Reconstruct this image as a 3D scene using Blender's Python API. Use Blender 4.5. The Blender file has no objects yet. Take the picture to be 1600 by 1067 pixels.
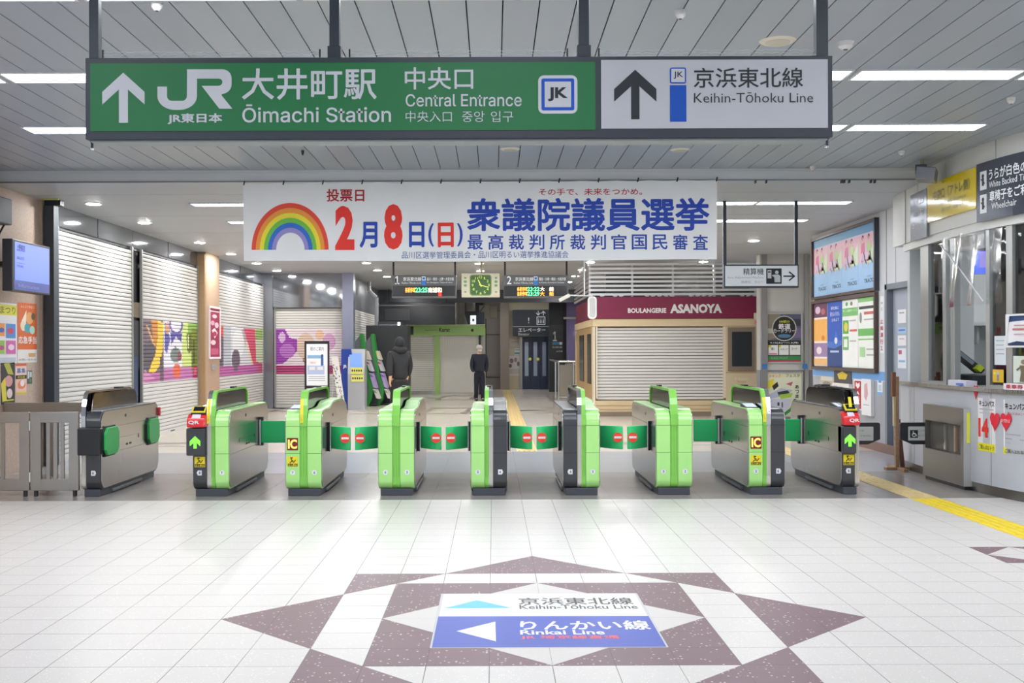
import bpy, math, random
from mathutils import Vector, Matrix
random.seed(7)
SC = bpy.context.scene
COL = SC.collection
PI = math.pi
# ------------------------------------------------------------------ camera, world, exposure
F = 1680.0; VX = 771.0; VY = 546.0; CH = 1.5; RO = 0.0033
cam_d = bpy.data.cameras.new('camera'); cam = bpy.data.objects.new('camera', cam_d); COL.objects.link(cam)
cam.location = (0, 0, CH); cam.rotation_euler = (PI/2, RO, 0)
cam_d.sensor_width = 36; cam_d.lens = 36*F/1600
cam_d.shift_x = (800-VX)/1600; cam_d.shift_y = (VY-533.5)/1600
cam_d.clip_start = 0.05; cam_d.clip_end = 200
SC.camera = cam
W = bpy.data.worlds.new('world'); SC.world = W; W.use_nodes = True
W.node_tree.nodes['Background'].inputs[0].default_value = (0.80, 0.86, 1.0, 1)
W.node_tree.nodes['Background'].inputs[1].default_value = 0.9
SC.view_settings.view_transform = 'Standard'; SC.view_settings.look = 'None'
SC.view_settings.exposure = 0.0; SC.view_settings.gamma = 1.0
SC.view_settings.use_curve_mapping = False
SC.cycles.max_bounces = 8; SC.cycles.diffuse_bounces = 4; SC.cycles.glossy_bounces = 4
SC.cycles.transparent_max_bounces = 12; SC.cycles.caustics_reflective = False; SC.cycles.caustics_refractive = False
SC.cycles.sample_clamp_indirect = 6
LINE_E = 15.5     # linear ceiling lights
DOWN_E = 430.0     # round downlights
# room constants (metres; camera stands at the origin looking along +Y)
HUP = 3.60; HLOW = 3.47; YB = 12.58; XL = -5.9; XR = 5.6

# ------------------------------------------------------------------ picture-to-place helpers
_c, _s = math.cos(RO), math.sin(RO)
def ray(px, py):
    u = px-VX; v = VY-py
    return u*_c+v*_s, -u*_s+v*_c
class Plane:
    """a surface to lay things on; u runs to the viewer's right, v up, n out of the surface"""
    def __init__(s, kind, d): s.k = kind; s.d = d
    def pt(s, u, v, n=0.0):
        if s.k == 'F': return Vector((u, s.d-n, v))
        if s.k == 'L': return Vector((s.d+n, u, v))
        if s.k == 'R': return Vector((s.d-n, -u, v))
        return Vector((u, v, s.d+n))
    def at(s, px, py):
        a, b = ray(px, py)
        if s.k == 'F': return a*s.d/F, CH+b*s.d/F
        if s.k == 'L': Y = F*s.d/a; return Y, CH+b*Y/F
        if s.k == 'R': Y = F*s.d/a; return -Y, CH+b*Y/F
        Y = (s.d-CH)*F/b; return a*Y/F, Y
class PathPlane:
    def __init__(s, pts):
        s.p = [Vector((x, y, 0)) for x, y in smooth_path(pts)]
        s.l = [0.0]
        for a, b in zip(s.p, s.p[1:]): s.l.append(s.l[-1]+(b-a).length)
    def pt(s, u, v, n=0.0):
        i = 0
        while i < len(s.p)-2 and s.l[i+1] < u: i += 1
        a, b = s.p[i], s.p[i+1]; t = (u-s.l[i])/(s.l[i+1]-s.l[i]); d = (b-a).normalized()
        q = a.lerp(b, t) if 0 <= t <= 1 else a+(b-a)*t
        return Vector((q.x+d.y*n, q.y-d.x*n, v))
    def at(s, px, py):
        lo, hi = -0.5, s.l[-1]+0.3
        for _ in range(40):
            m = (lo+hi)/2; q = s.pt(m, 1.5)
            if VX+F*q.x/q.y < px: lo = m
            else: hi = m
        q = s.pt(lo, 0); a, b = ray(px, py)
        return lo, CH+b*q.y/F
def smooth_path(pts, n=6):
    out = []
    P = [pts[0]]+list(pts)+[pts[-1]]
    for i in range(1, len(P)-2):
        for k in range(n):
            t = k/n; r = []
            for c in (0, 1):
                a, b, d, e = P[i-1][c], P[i][c], P[i+1][c], P[i+2][c]
                r.append(0.5*(2*b+(d-a)*t+(2*a-5*b+4*d-e)*t*t+(-a+3*b-3*d+e)*t**3))
            out.append(tuple(r))
    out.append(tuple(pts[-1])); return out

# ------------------------------------------------------------------ materials
def lin(h):
    h = h.lstrip('#'); r = []
    for i in (0, 2, 4):
        c = int(h[i:i+2], 16)/255
        r.append(c/12.92 if c <= 0.04045 else ((c+0.055)/1.055)**2.4)
    return (r[0], r[1], r[2], 1)
_M = {}
def M(h, rough=0.5, metal=0.0, emit=0.0, alpha=1.0, coat=0.0, noise=0.04, tr=0.0):
    """plain coloured surface with a little procedural unevenness in its colour"""
    k = (h, rough, metal, emit, alpha, coat, noise, tr)
    if k in _M: return _M[k]
    m = bpy.data.materials.new('surface_'+h.strip('#')); m.use_nodes = True
    nt = m.node_tree; b = nt.nodes['Principled BSDF']; c = lin(h)
    b.inputs['Base Color'].default_value = c; b.inputs['Roughness'].default_value = rough
    b.inputs['Metallic'].default_value = metal; b.inputs['Coat Weight'].default_value = coat
    b.inputs['Alpha'].default_value = alpha; b.inputs['Transmission Weight'].default_value = tr
    if emit:
        b.inputs['Emission Color'].default_value = c; b.inputs['Emission Strength'].default_value = emit
    if noise:
        tc = nt.nodes.new('ShaderNodeTexCoord'); nz = nt.nodes.new('ShaderNodeTexNoise')
        nz.inputs['Scale'].default_value = 3.0; nz.inputs['Detail'].default_value = 2
        mr = nt.nodes.new('ShaderNodeMapRange'); mr.inputs['To Min'].default_value = 1-noise*1.5; mr.inputs['To Max'].default_value = 1+noise
        mx = nt.nodes.new('ShaderNodeVectorMath'); mx.operation = 'SCALE'; mx.inputs[0].default_value = c[:3]
        nt.links.new(tc.outputs['Object'], nz.inputs['Vector']); nt.links.new(nz.outputs['Fac'], mr.inputs['Value'])
        nt.links.new(mr.outputs['Result'], mx.inputs['Scale']); nt.links.new(mx.outputs['Vector'], b.inputs['Base Color'])
    _M[k] = m; return m
def nodes(name):
    m = bpy.data.materials.new(name); m.use_nodes = True
    nt = m.node_tree; return m, nt, nt.nodes['Principled BSDF']
def mth(nt, op, a, b=None):
    n = nt.nodes.new('ShaderNodeMath'); n.operation = op
    for i, x in enumerate((a, b)):
        if x is None: continue
        if isinstance(x, (int, float)): n.inputs[i].default_value = x
        else: nt.links.new(x, n.inputs[i])
    return n.outputs[0]
def mixc(nt, fac, a, b):
    n = nt.nodes.new('ShaderNodeMix'); n.data_type = 'RGBA'
    for i, x in ((0, fac), (6, a), (7, b)):
        if isinstance(x, (int, float, tuple)): n.inputs[i].default_value = x
        else: nt.links.new(x, n.inputs[i])
    return n.outputs[2]
def pos(nt):
    g = nt.nodes.new('ShaderNodeNewGeometry'); s = nt.nodes.new('ShaderNodeSeparateXYZ')
    nt.links.new(g.outputs['Position'], s.inputs[0]); return g.outputs['Position'], s.outputs
def gridline(nt, c, off, pitch, w):
    f = mth(nt, 'FRACT', mth(nt, 'DIVIDE', mth(nt, 'SUBTRACT', c, off-w/2), pitch))
    return mth(nt, 'LESS_THAN', f, w/pitch)
def tile_mat(name, base, grout, px, py, ox, oy, w, rough, vary=0.03, speck=None, wy=None, speck_s=90):
    m, nt, b = nodes(name); P, s = pos(nt)
    c = lin(base)
    cx = mth(nt, 'FLOOR', mth(nt, 'DIVIDE', mth(nt, 'SUBTRACT', s[0], ox), px))
    cy = mth(nt, 'FLOOR', mth(nt, 'DIVIDE', mth(nt, 'SUBTRACT', s[1], oy), py))
    cb = nt.nodes.new('ShaderNodeCombineXYZ'); nt.links.new(cx, cb.inputs[0]); nt.links.new(cy, cb.inputs[1])
    wn = nt.nodes.new('ShaderNodeTexWhiteNoise'); nt.links.new(cb.outputs[0], wn.inputs['Vector'])
    nz = nt.nodes.new('ShaderNodeTexNoise'); nz.inputs['Scale'].default_value = 14; nz.inputs['Detail'].default_value = 4
    nt.links.new(P, nz.inputs['Vector'])
    f = mth(nt, 'ADD', mth(nt, 'MULTIPLY', wn.outputs['Value'], vary*0.8), mth(nt, 'MULTIPLY', nz.outputs['Fac'], vary*1.6))
    col = mixc(nt, f, c, (c[0]*0.35, c[1]*0.35, c[2]*0.35, 1))
    if speck:
        vo = nt.nodes.new('ShaderNodeTexVoronoi'); vo.inputs['Scale'].default_value = speck_s; nt.links.new(P, vo.inputs['Vector'])
        vs = nt.nodes.new('ShaderNodeSeparateColor'); nt.links.new(vo.outputs['Color'], vs.inputs[0])
        sp = mth(nt, 'MULTIPLY', mth(nt, 'LESS_THAN', vo.outputs['Distance'], 0.33), mth(nt, 'GREATER_THAN', vs.outputs[0], 0.86))
        col = mixc(nt, sp, col, lin(speck))
    g = mth(nt, 'MAXIMUM', gridline(nt, s[0], ox, px, w), gridline(nt, s[1], oy, py, wy or w))
    n2 = nt.nodes.new('ShaderNodeTexNoise'); n2.inputs['Scale'].default_value = 1.3; nt.links.new(P, n2.inputs['Vector'])
    gs = mth(nt, 'MULTIPLY', g, mth(nt, 'MINIMUM', 1.0, mth(nt, 'ADD', 0.15, mth(nt, 'MULTIPLY', n2.outputs['Fac'], 1.3))))
    nt.links.new(mixc(nt, gs, col, lin(grout)), b.inputs['Base Color'])
    b.inputs['Roughness'].default_value = rough
    return m
def steel(name, base='c9c9c6', rough=0.27, streak=(300, 300, 4)):
    m, nt, b = nodes(name)
    tc = nt.nodes.new('ShaderNodeTexCoord'); mp = nt.nodes.new('ShaderNodeMapping'); mp.inputs['Scale'].default_value = streak
    nz = nt.nodes.new('ShaderNodeTexNoise'); nz.inputs['Scale'].default_value = 1.0
    nt.links.new(tc.outputs['Object'], mp.inputs[0]); nt.links.new(mp.outputs[0], nz.inputs['Vector'])
    c = lin(base)
    nt.links.new(mixc(nt, nz.outputs['Fac'], c, (c[0]*0.82, c[1]*0.82, c[2]*0.82, 1)), b.inputs['Base Color'])
    b.inputs['Metallic'].default_value = 1.0
    nt.links.new(mth(nt, 'ADD', rough-0.04, mth(nt, 'MULTIPLY', nz.outputs['Fac'], 0.1)), b.inputs['Roughness'])
    return m
def speckle(name, base, dark, scale=60, rough=0.6):
    m, nt, b = nodes(name)
    tc = nt.nodes.new('ShaderNodeTexCoord'); nz = nt.nodes.new('ShaderNodeTexNoise'); nz.inputs['Scale'].default_value = scale
    nz.inputs['Detail'].default_value = 5; n2 = nt.nodes.new('ShaderNodeTexNoise'); n2.inputs['Scale'].default_value = 2.5
    for n in (nz, n2): nt.links.new(tc.outputs['Object'], n.inputs['Vector'])
    f = mth(nt, 'ADD', mth(nt, 'MULTIPLY', mth(nt, 'SUBTRACT', nz.outputs['Fac'], 0.42), 1.6), mth(nt, 'MULTIPLY', mth(nt, 'SUBTRACT', n2.outputs['Fac'], 0.5), 0.5))
    f = mth(nt, 'MAXIMUM', 0.0, mth(nt, 'MINIMUM', 1.0, f))
    nt.links.new(mixc(nt, f, lin(base), lin(dark)), b.inputs['Base Color']); b.inputs['Roughness'].default_value = rough
    return m
def glassy(name, tint, mixf=0.25, rough=0.03, refl=0.9, ior=1.45):
    m = bpy.data.materials.new(name); m.use_nodes = True; nt = m.node_tree; nt.nodes.clear()
    o = nt.nodes.new('ShaderNodeOutputMaterial'); t = nt.nodes.new('ShaderNodeBsdfTransparent'); g = nt.nodes.new('ShaderNodeBsdfGlossy')
    g.inputs['Roughness'].default_value = rough; g.inputs['Color'].default_value = (refl, refl, refl, 1)
    nz = nt.nodes.new('ShaderNodeTexNoise'); nz.inputs['Scale'].default_value = 4
    t.inputs['Color'].default_value = lin(tint)
    mx = nt.nodes.new('ShaderNodeMixShader'); fr = nt.nodes.new('ShaderNodeFresnel'); fr.inputs[0].default_value = ior
    f = mth(nt, 'ADD', mixf*0.5, mth(nt, 'ADD', mth(nt, 'MULTIPLY', nz.outputs['Fac'], mixf*0.3), fr.outputs[0]))
    nt.links.new(f, mx.inputs[0]); nt.links.new(t.outputs[0], mx.inputs[1]); nt.links.new(g.outputs[0], mx.inputs[2])
    nt.links.new(mx.outputs[0], o.inputs[0]); return m
def vcol_mat(name, rough=0.45):
    m, nt, b = nodes(name)
    a = nt.nodes.new('ShaderNodeVertexColor'); a.layer_name = 'print'
    nt.links.new(a.outputs['Color'], b.inputs['Base Color']); b.inputs['Roughness'].default_value = rough
    return m

STEEL = steel('brushed_steel'); STEELD = steel('brushed_steel_dark', '9a9894', 0.3)
STEELG = steel('gate_side_steel', 'cbc9c5', 0.24)
CHROME = M('e0e0e0', 0.12, 1.0, noise=0.02)
BLACK = M('1b1c1f', 0.4); DARK = M('33373c', 0.45); DARKF = M('3a414a', 0.4)
WHITE = M('e9eaec', 0.5); LGREEN = M('b2ee8c', 0.35, coat=0.3); MGREEN = M('86d254', 0.3, coat=0.3)
FLAPG = M('34cf78', 0.42); SIGNG = M('1f7a45', 0.45); LET = M('d9dbe1', 0.5); INK = M('2a2d31', 0.5); BLUE = M('0a55c8', 0.5)
RED = M('e0241e', 0.45); YEL = M('f4dd1c', 0.45); GATEB = M('3b3d41', 0.35, coat=0.2)
FENCE = M('aeaca6', 0.3, 1.0, noise=0.06)
SHUT = vcol_mat('shutter_paint', 0.42)
SMOKE = glassy('smoked_panel', '55545f', 0.35, 0.08, 0.4)
GLASS = glassy('clear_glass', 'dfeae6', 0.08)
VINYL = glassy('clear_vinyl', 'f2f4f6', 0.16, 0.1, 0.9, 1.06)

# ------------------------------------------------------------------ mesh builder
_T = {}
try: SANS = bpy.data.fonts.load(bpy.utils.resource_path('LOCAL')+'/datafiles/fonts/Inter.woff2')   # the sans serif that ships with Blender itself
except Exception: SANS = None
def text_mesh(s, bold):
    k = (s, bold)
    if k in _T: return _T[k]
    cu = bpy.data.curves.new('t', 'FONT'); cu.body = s
    if SANS is not None and s in ('Ōimachi Station', 'Central Entrance', '1'): cu.font = SANS
    cu.offset = bold; cu.resolution_u = 3 if len(s) < 4 else 2
    o = bpy.data.objects.new('t', cu); COL.objects.link(o)
    dg = bpy.context.evaluated_depsgraph_get(); me = bpy.data.meshes.new_from_object(o.evaluated_get(dg))
    vs = [(v.co.x, v.co.y) for v in me.vertices]; fs = [tuple(p.vertices) for p in me.polygons]
    bpy.data.objects.remove(o); bpy.data.curves.remove(cu); bpy.data.meshes.remove(me)
    xs = [v[0] for v in vs]; ys = [v[1] for v in vs]
    _T[k] = (vs, fs, (min(xs), min(ys), max(xs), max(ys))); return _T[k]
class MB:
    def __init__(s): s.v = []; s.f = []; s.m = []; s.mats = []; s.sm = []; s.c = {}
    def mi(s, m):
        if m not in s.mats: s.mats.append(m)
        return s.mats.index(m)
    def add(s, vs, fs, m, smooth=False):
        b = len(s.v); s.v += [Vector(v) for v in vs]; i = s.mi(m)
        for f in fs: s.f.append([b+k for k in f]); s.m.append(i); s.sm.append(smooth)
        return s
    def box(s, x0, x1, y0, y1, z0, z1, m):
        vs = [(x, y, z) for x in (x0, x1) for y in (y0, y1) for z in (z0, z1)]
        return s.add(vs, [(0, 1, 3, 2), (4, 6, 7, 5), (0, 4, 5, 1), (2, 3, 7, 6), (0, 2, 6, 4), (1, 5, 7, 3)], m)
    def obox(s, c, dx, dy, dz, hx, hy, hz, m):
        c = Vector(c); dx, dy, dz = [Vector(d).normalized() for d in (dx, dy, dz)]
        vs = [c+dx*hx*a+dy*hy*b+dz*hz*e for a in (-1, 1) for b in (-1, 1) for e in (-1, 1)]
        return s.add(vs, [(0, 1, 3, 2), (4, 6, 7, 5), (0, 4, 5, 1), (2, 3, 7, 6), (0, 2, 6, 4), (1, 5, 7, 3)], m)
    def bar(s, a, b, w, h, m):
        a, b = Vector(a), Vector(b); d = (b-a); L = d.length; d.normalize()
        up = Vector((0, 0, 1)) if abs(d.z) < 0.9 else Vector((0, 1, 0)); sx = d.cross(up).normalized(); sy = sx.cross(d)
        return s.obox((a+b)/2, d, sx, sy, L/2, w/2, h/2, m)
    def prism(s, poly, ax, a, b, m, mcap=None, smooth=False):
        def q(p, t): return {'x': (t, p[0], p[1]), 'y': (p[0], t, p[1]), 'z': (p[0], p[1], t)}[ax]
        n = len(poly); vs = [q(p, a) for p in poly]+[q(p, b) for p in poly]
        s.add(vs, [(i, (i+1) % n, n+(i+1) % n, n+i) for i in range(n)], m, smooth)
        s.add(vs, [tuple(range(n))[::-1], tuple(range(n, 2*n))], mcap or m); return s
    def cyl(s, a, b, r, m, n=16, r2=None, smooth=True):
        a, b = Vector(a), Vector(b); d = (b-a).normalized()
        up = Vector((0, 0, 1)) if abs(d.z) < 0.9 else Vector((1, 0, 0)); x = d.cross(up).normalized(); y = d.cross(x)
        r2 = r if r2 is None else r2
        A = [a+(x*math.cos(t)+y*math.sin(t))*r for t in [2*PI*i/n for i in range(n)]]
        B = [b+(x*math.cos(t)+y*math.sin(t))*r2 for t in [2*PI*i/n for i in range(n)]]
        s.add(A+B, [(i, (i+1) % n, n+(i+1) % n, n+i) for i in range(n)], m, smooth)
        s.add(A+B, [tuple(range(n)), tuple(range(n, 2*n))], m); return s
    def tube(s, pts, r, m, n=8):
        for a, b in zip(pts, pts[1:]): s.cyl(a, b, r, m, n)
        return s
    def ball(s, c, rx, ry, rz, m, n=12):
        c = Vector(c); vs = []; fs = []
        for i in range(n+1):
            t = PI*i/n
            for j in range(2*n):
                p = PI*j/n; vs.append(c+Vector((rx*math.sin(t)*math.cos(p), ry*math.sin(t)*math.sin(p), rz*math.cos(t))))
        for i in range(n):
            for j in range(2*n): fs.append((i*2*n+j, i*2*n+(j+1) % (2*n), (i+1)*2*n+(j+1) % (2*n), (i+1)*2*n+j))
        return s.add(vs, fs, m, True)
    # --- things laid on a Plane
    def slab(s, P, u0, v0, u1, v1, m, n0=0.0, n1=0.01, seg=1):
        for k in range(seg):
            a = u0+(u1-u0)*k/seg; b = u0+(u1-u0)*(k+1)/seg
            vs = [P.pt(u, v, n) for u in (a, b) for v in (v0, v1) for n in (n0, n1)]
            s.add(vs, [(0, 1, 3, 2), (4, 6, 7, 5), (0, 4, 5, 1), (2, 3, 7, 6), (0, 2, 6, 4), (1, 5, 7, 3)], m)
        return s
    def quadpx(s, P, px0, py0, px1, py1, m, n0=0.0, n1=0.01, seg=1):
        u0, v1 = P.at(px0, py0); u1, _ = P.at(px1, py0); _, v0 = P.at(px0, py1)
        return s.slab(P, u0, v0, u1, v1, m, n0, n1, seg)
    def poly(s, P, pts, m, n=0.004, t=0.003):
        k = len(pts); A = [P.pt(u, v, n) for u, v in pts]; B = [P.pt(u, v, n-t) for u, v in pts]
        return s.add(A+B, [tuple(range(k)), tuple(range(k, 2*k))[::-1]]+[(i, (i+1) % k, k+(i+1) % k, k+i) for i in range(k)], m)
    def disc(s, P, cu, cv, ru, rv, m, n=0.004, t=0.003, seg=28, a0=0, a1=2*PI):
        full = abs(a1-a0-2*PI) < 1e-6
        pts = [(cu+ru*math.cos(a0+(a1-a0)*i/seg), cv+rv*math.sin(a0+(a1-a0)*i/seg)) for i in range(seg if full else seg+1)]
        return s.poly(P, pts, m, n, t)
    def ring(s, P, cu, cv, r0, r1, m, n=0.004, a0=0, a1=2*PI, seg=32, ky=1.0):
        vs = []; fs = []
        for i in range(seg+1):
            a = a0+(a1-a0)*i/seg
            for r in (r0, r1): vs.append(P.pt(cu+r*math.cos(a), cv+r*ky*math.sin(a), n))
        for i in range(seg): fs.append((2*i, 2*i+1, 2*i+3, 2*i+2))
        return s.add(vs, fs, m)
    def line(s, P, pts, w, m, n=0.005):
        for (a, b), (c, d) in zip(pts, pts[1:]):
            L = math.hypot(c-a, d-b) or 1; x, y = -(d-b)/L*w/2, (c-a)/L*w/2
            e, f = (c-a)/L*w*0.3, (d-b)/L*w*0.3
            s.add([P.pt(a+x-e, b+y-f, n), P.pt(a-x-e, b-y-f, n), P.pt(c-x+e, d-y+f, n), P.pt(c+x+e, d+y+f, n)], [(0, 1, 2, 3)], m)
        return s
    def rrect(s, P, u0, v0, u1, v1, r, m, n=0.004, t=0.003):
        pts = []
        for cx, cy, a in ((u1-r, v1-r, 0), (u0+r, v1-r, 90), (u0+r, v0+r, 180), (u1-r, v0+r, 270)):
            for k in range(6):
                q = math.radians(a+18*k); pts.append((cx+r*math.cos(q), cy+r*math.sin(q)))
        return s.poly(P, pts, m, n, t)
    def text(s, P, st, u0, v0, u1, v1, m, bold=0.0, n=0.004, shear=0.0):
        heavy = 0
        if bold > .004 and any(ord(ch) > 0x2e80 for ch in st): heavy, bold = bold, 0.0
        vs, fs, (a, b, c, d) = text_mesh(st, bold)
        if u1 is None: u1 = u0+(c-a)*(v1-v0)/(d-b)
        ku, kv = (u1-u0)/(c-a), (v1-v0)/(d-b)
        if heavy:
            for i in range(8):
                du, dv = heavy*math.cos(PI*i/4)*ku, heavy*math.sin(PI*i/4)*kv
                s.add([P.pt(u0+(x-a)*ku+du, v0+(y-b)*kv+dv, n-.00002*i) for x, y in vs], fs, m)
            return s
        return s.add([P.pt(u0+(x-a)*ku+shear*(y-b)*kv, v0+(y-b)*kv, n) for x, y in vs], fs, m)
    def textpx(s, P, st, px0, py0, px1, py1, m, bold=0.0, n=0.004):
        u0, v1 = P.at(px0, py0); u1, _ = P.at(px1, py0); _, v0 = P.at(px0, py1)
        return s.text(P, st, u0, v0, u1, v1, m, bold, n)
    def vtext(s, P, st, uc, vtop, size, m, bold=0.0, n=0.004, pitch=1.1, ku=1.0):
        for i, ch in enumerate(st):
            vs, fs, _ = text_mesh(ch, bold); v = vtop-i*size*pitch-size*0.85
            s.add([P.pt(uc+(x-0.5)*size*ku, v+y*size, n) for x, y in vs], fs, m)
        return s
    def build(s, name, parent=None, bevel=0.0, col=None, seg=2):
        if not s.v: return None
        if parent is not None:
            org = ROOT[parent.name]
        else:
            xs = [v.x for v in s.v]; ys = [v.y for v in s.v]; zs = [v.z for v in s.v]
            org = Vector(((min(xs)+max(xs))/2, (min(ys)+max(ys))/2, min(zs)))
        me = bpy.data.meshes.new(name); me.from_pydata([v-org for v in s.v], [], s.f)
        for m in s.mats: me.materials.append(m)
        me.polygons.foreach_set('material_index', s.m); me.polygons.foreach_set('use_smooth', s.sm)
        if col is not None:
            at = me.color_attributes.new('print', 'FLOAT_COLOR', 'CORNER')
            for p in me.polygons:
                for li in p.loop_indices: at.data[li].color = col[p.index]
        me.update()
        o = bpy.data.objects.new(name, me); COL.objects.link(o)
        if parent is None: o.location = org
        else: o.parent = parent
        ROOT[o.name] = org
        if bevel:
            b = o.modifiers.new('bevel', 'BEVEL'); b.width = bevel; b.segments = seg; b.limit_method = 'ANGLE'; b.angle_limit = math.radians(40)
            w = o.modifiers.new('weld', 'WELD'); w.merge_threshold = 0.0002
            o.modifiers.move(1, 0)
        return o
ROOT = {}
def tag(o, label, cat, group=None, kind=None):
    o['label'] = label; o['category'] = cat
    if group: o['group'] = group
    if kind: o['kind'] = kind
    return o
def thing(name, label, cat, loc, group=None):
    o = bpy.data.objects.new(name, None); COL.objects.link(o); o.location = loc; o.empty_display_size = 0.1
    ROOT[o.name] = Vector(loc); return tag(o, label, cat, group)
def struct(mb, name, label=None, parent=None, **k):
    o = mb.build(name, parent, **k); 
    if parent is None: o['kind'] = 'structure'
    if label: o['label'] = label
    return o
def copy_tree(o, loc, name=None):
    r = o.copy(); COL.objects.link(r); r.location = loc; ROOT[r.name] = Vector(loc)
    for ch in list(o.children):
        c = ch.copy(); COL.objects.link(c); c.parent = r; ROOT[c.name] = Vector(loc)
        for g in list(ch.children):
            d = g.copy(); COL.objects.link(d); d.parent = c; ROOT[d.name] = Vector(loc)
    return r
def arrow_up(mb, P, uc, v0, v1, w, stem, m, n=0.004, arm=None, drop=None):
    """station arrow: stem with a chevron head"""
    arm = arm or stem*1.05; h = w/2
    mb.poly(P, [(uc-stem/2, v0), (uc+stem/2, v0), (uc+stem/2, v1-arm*1.3), (uc-stem/2, v1-arm*1.3)], m, n)
    d = drop or h
    for sg in (-1, 1):
        mb.poly(P, [(uc, v1), (uc+sg*h, v1-d), (uc+sg*h, v1-d-arm*1.45), (uc, v1-arm*1.45)], m, n+0.0005)
ORD = ['first', 'second', 'third', 'fourth', 'fifth', 'sixth', 'seventh', 'eighth', 'ninth', 'tenth', 'eleventh', 'twelfth']
# ================================================================== THE SETTING
FL = Plane('G', 0.0)
m_white = tile_mat('white_floor_tile', 'dad5cf', '34302d', 0.3, 0.3, -0.025, 6.0, 0.0042, 0.34, 0.035, speck='f2f0ec')
m_mar = tile_mat('maroon_terrazzo_tile', '7d6068', '4a3a3e', 0.3, 0.3, -0.025, 6.0, 0.003, 0.4, 0.10, speck='d9c3bd', speck_s=55)
m_inw = tile_mat('inlay_white_tile', 'd6d1cb', '5a5450', 0.3, 0.3, -0.025, 6.0, 0.002, 0.36, 0.04, speck='c9bfb8')
mb = MB()
mb.box(-14, 14, -6, 10.75, -0.1, 0, m_white)
struct(mb, 'floor')
mb = MB()
T = 0.3; SX, SY = 0.275, 6.0
def star(pts, m, z, cx=SX, cy=SY):
    mb.poly(FL, [(cx+a*T, cy+b*T) for a, b in pts], m, z, 0.0005)
for k in range(4):
    def rot(p, k=k):
        for _ in range(k): p = (-p[1], p[0])
        return p
    for tri in ([(0, 6), (-2, 4), (2, 4)], [(-4, 4), (-4, 2), (-2, 4)]): star([rot(p) for p in tri], m_mar, 0.0008)
star([(-4, -4), (4, -4), (4, 4), (-4, 4)], m_inw, 0.0006) if False else None
for a, b, c, d in ((-3, 2, 3, 3), (-3, -3, 3, -2), (-3, -2, -2, 2), (2, -2, 3, 2)): star([(a, b), (c, b), (c, d), (a, d)], m_mar, 0.0008)
for k in range(4):
    def rot(p, k=k):
        for _ in range(k): p = (-p[1], p[0])
        return p
    star([rot(p) for p in ((0, 3), (-1, 2), (1, 2))], m_inw, 0.0014)
for tri in ([(11, 7), (12, 7), (11, 6)], [(12, 7), (13, 7), (13, 6)], [(11, 6), (11, 5), (12, 5)], [(12, 5), (13, 5), (13, 6)]): star(tri, m_mar, 0.0008)
o = mb.build('floor_inlay', bpy.data.objects['floor'])
# direction sticker laid into the star
mb = MB(); P = FL
m_blu = M('4257b8', 0.4)
u0, v0, u1, v1 = SX-2*T, SY-2*T, SX+2*T, SY+2*T; vm = SY+0.035
mb.slab(P, u0, v0, u1, v1, M('c9c8c8', 0.4), 0, 0.002)
st = mb.build('floor_sign'); tag(st, 'square floor sign with route arrows set in the middle of the maroon star', 'floor sign')
mb = MB(); mb.slab(P, u0+.015, vm, u1-.015, v1-.01, M('e6e3df', 0.4), 0, 0.0028); mb.build('white_panel', st)
mb = MB(); mb.slab(P, u0+.01, v0+.01, u1-.01, vm, m_blu, 0, 0.0028); bp = mb.build('blue_panel', st)
mb = MB(); mb.poly(P, [P.at(695, 951), P.at(798, 950.5), P.at(745, 938.5)], M('5cc4e2', 0.4), 0.0036, 0.0004); mb.build('light_blue_arrow', st)
mb = MB(); mb.poly(P, [P.at(713, 987), P.at(774, 972), P.at(775, 1003)], M('e8e5e0', 0.4), 0.0036, 0.0004); mb.build('white_arrow', st)
mb = MB(); k = M('55534f', 0.45)
def gtext(t, x0, y0, x1, y1, m, bold=0):
    a = P.at(x0, y1); b = P.at(x1, y1); c = P.at(x0, y0)
    mb.text(P, t, a[0], a[1], b[0], c[1], m, bold, 0.0036)
gtext('京浜東北線', 811, 935, 991, 945.5, k, 0.012); gtext('Keihin-Tōhoku Line', 812, 945.8, 998, 952.5, k, 0.01)
gtext('りんかい線', 814, 971, 1018, 985, M('f2f0ee', 0.4), 0.02); gtext('Rinkai Line', 813, 985.5, 946, 992.5, M('f2f0ee', 0.4), 0.02)
gtext('JR 埼京線直通', 814, 994, 969, 1000, M('e8607a', 0.4), 0.025)
mb.build('lettering', st)
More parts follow.
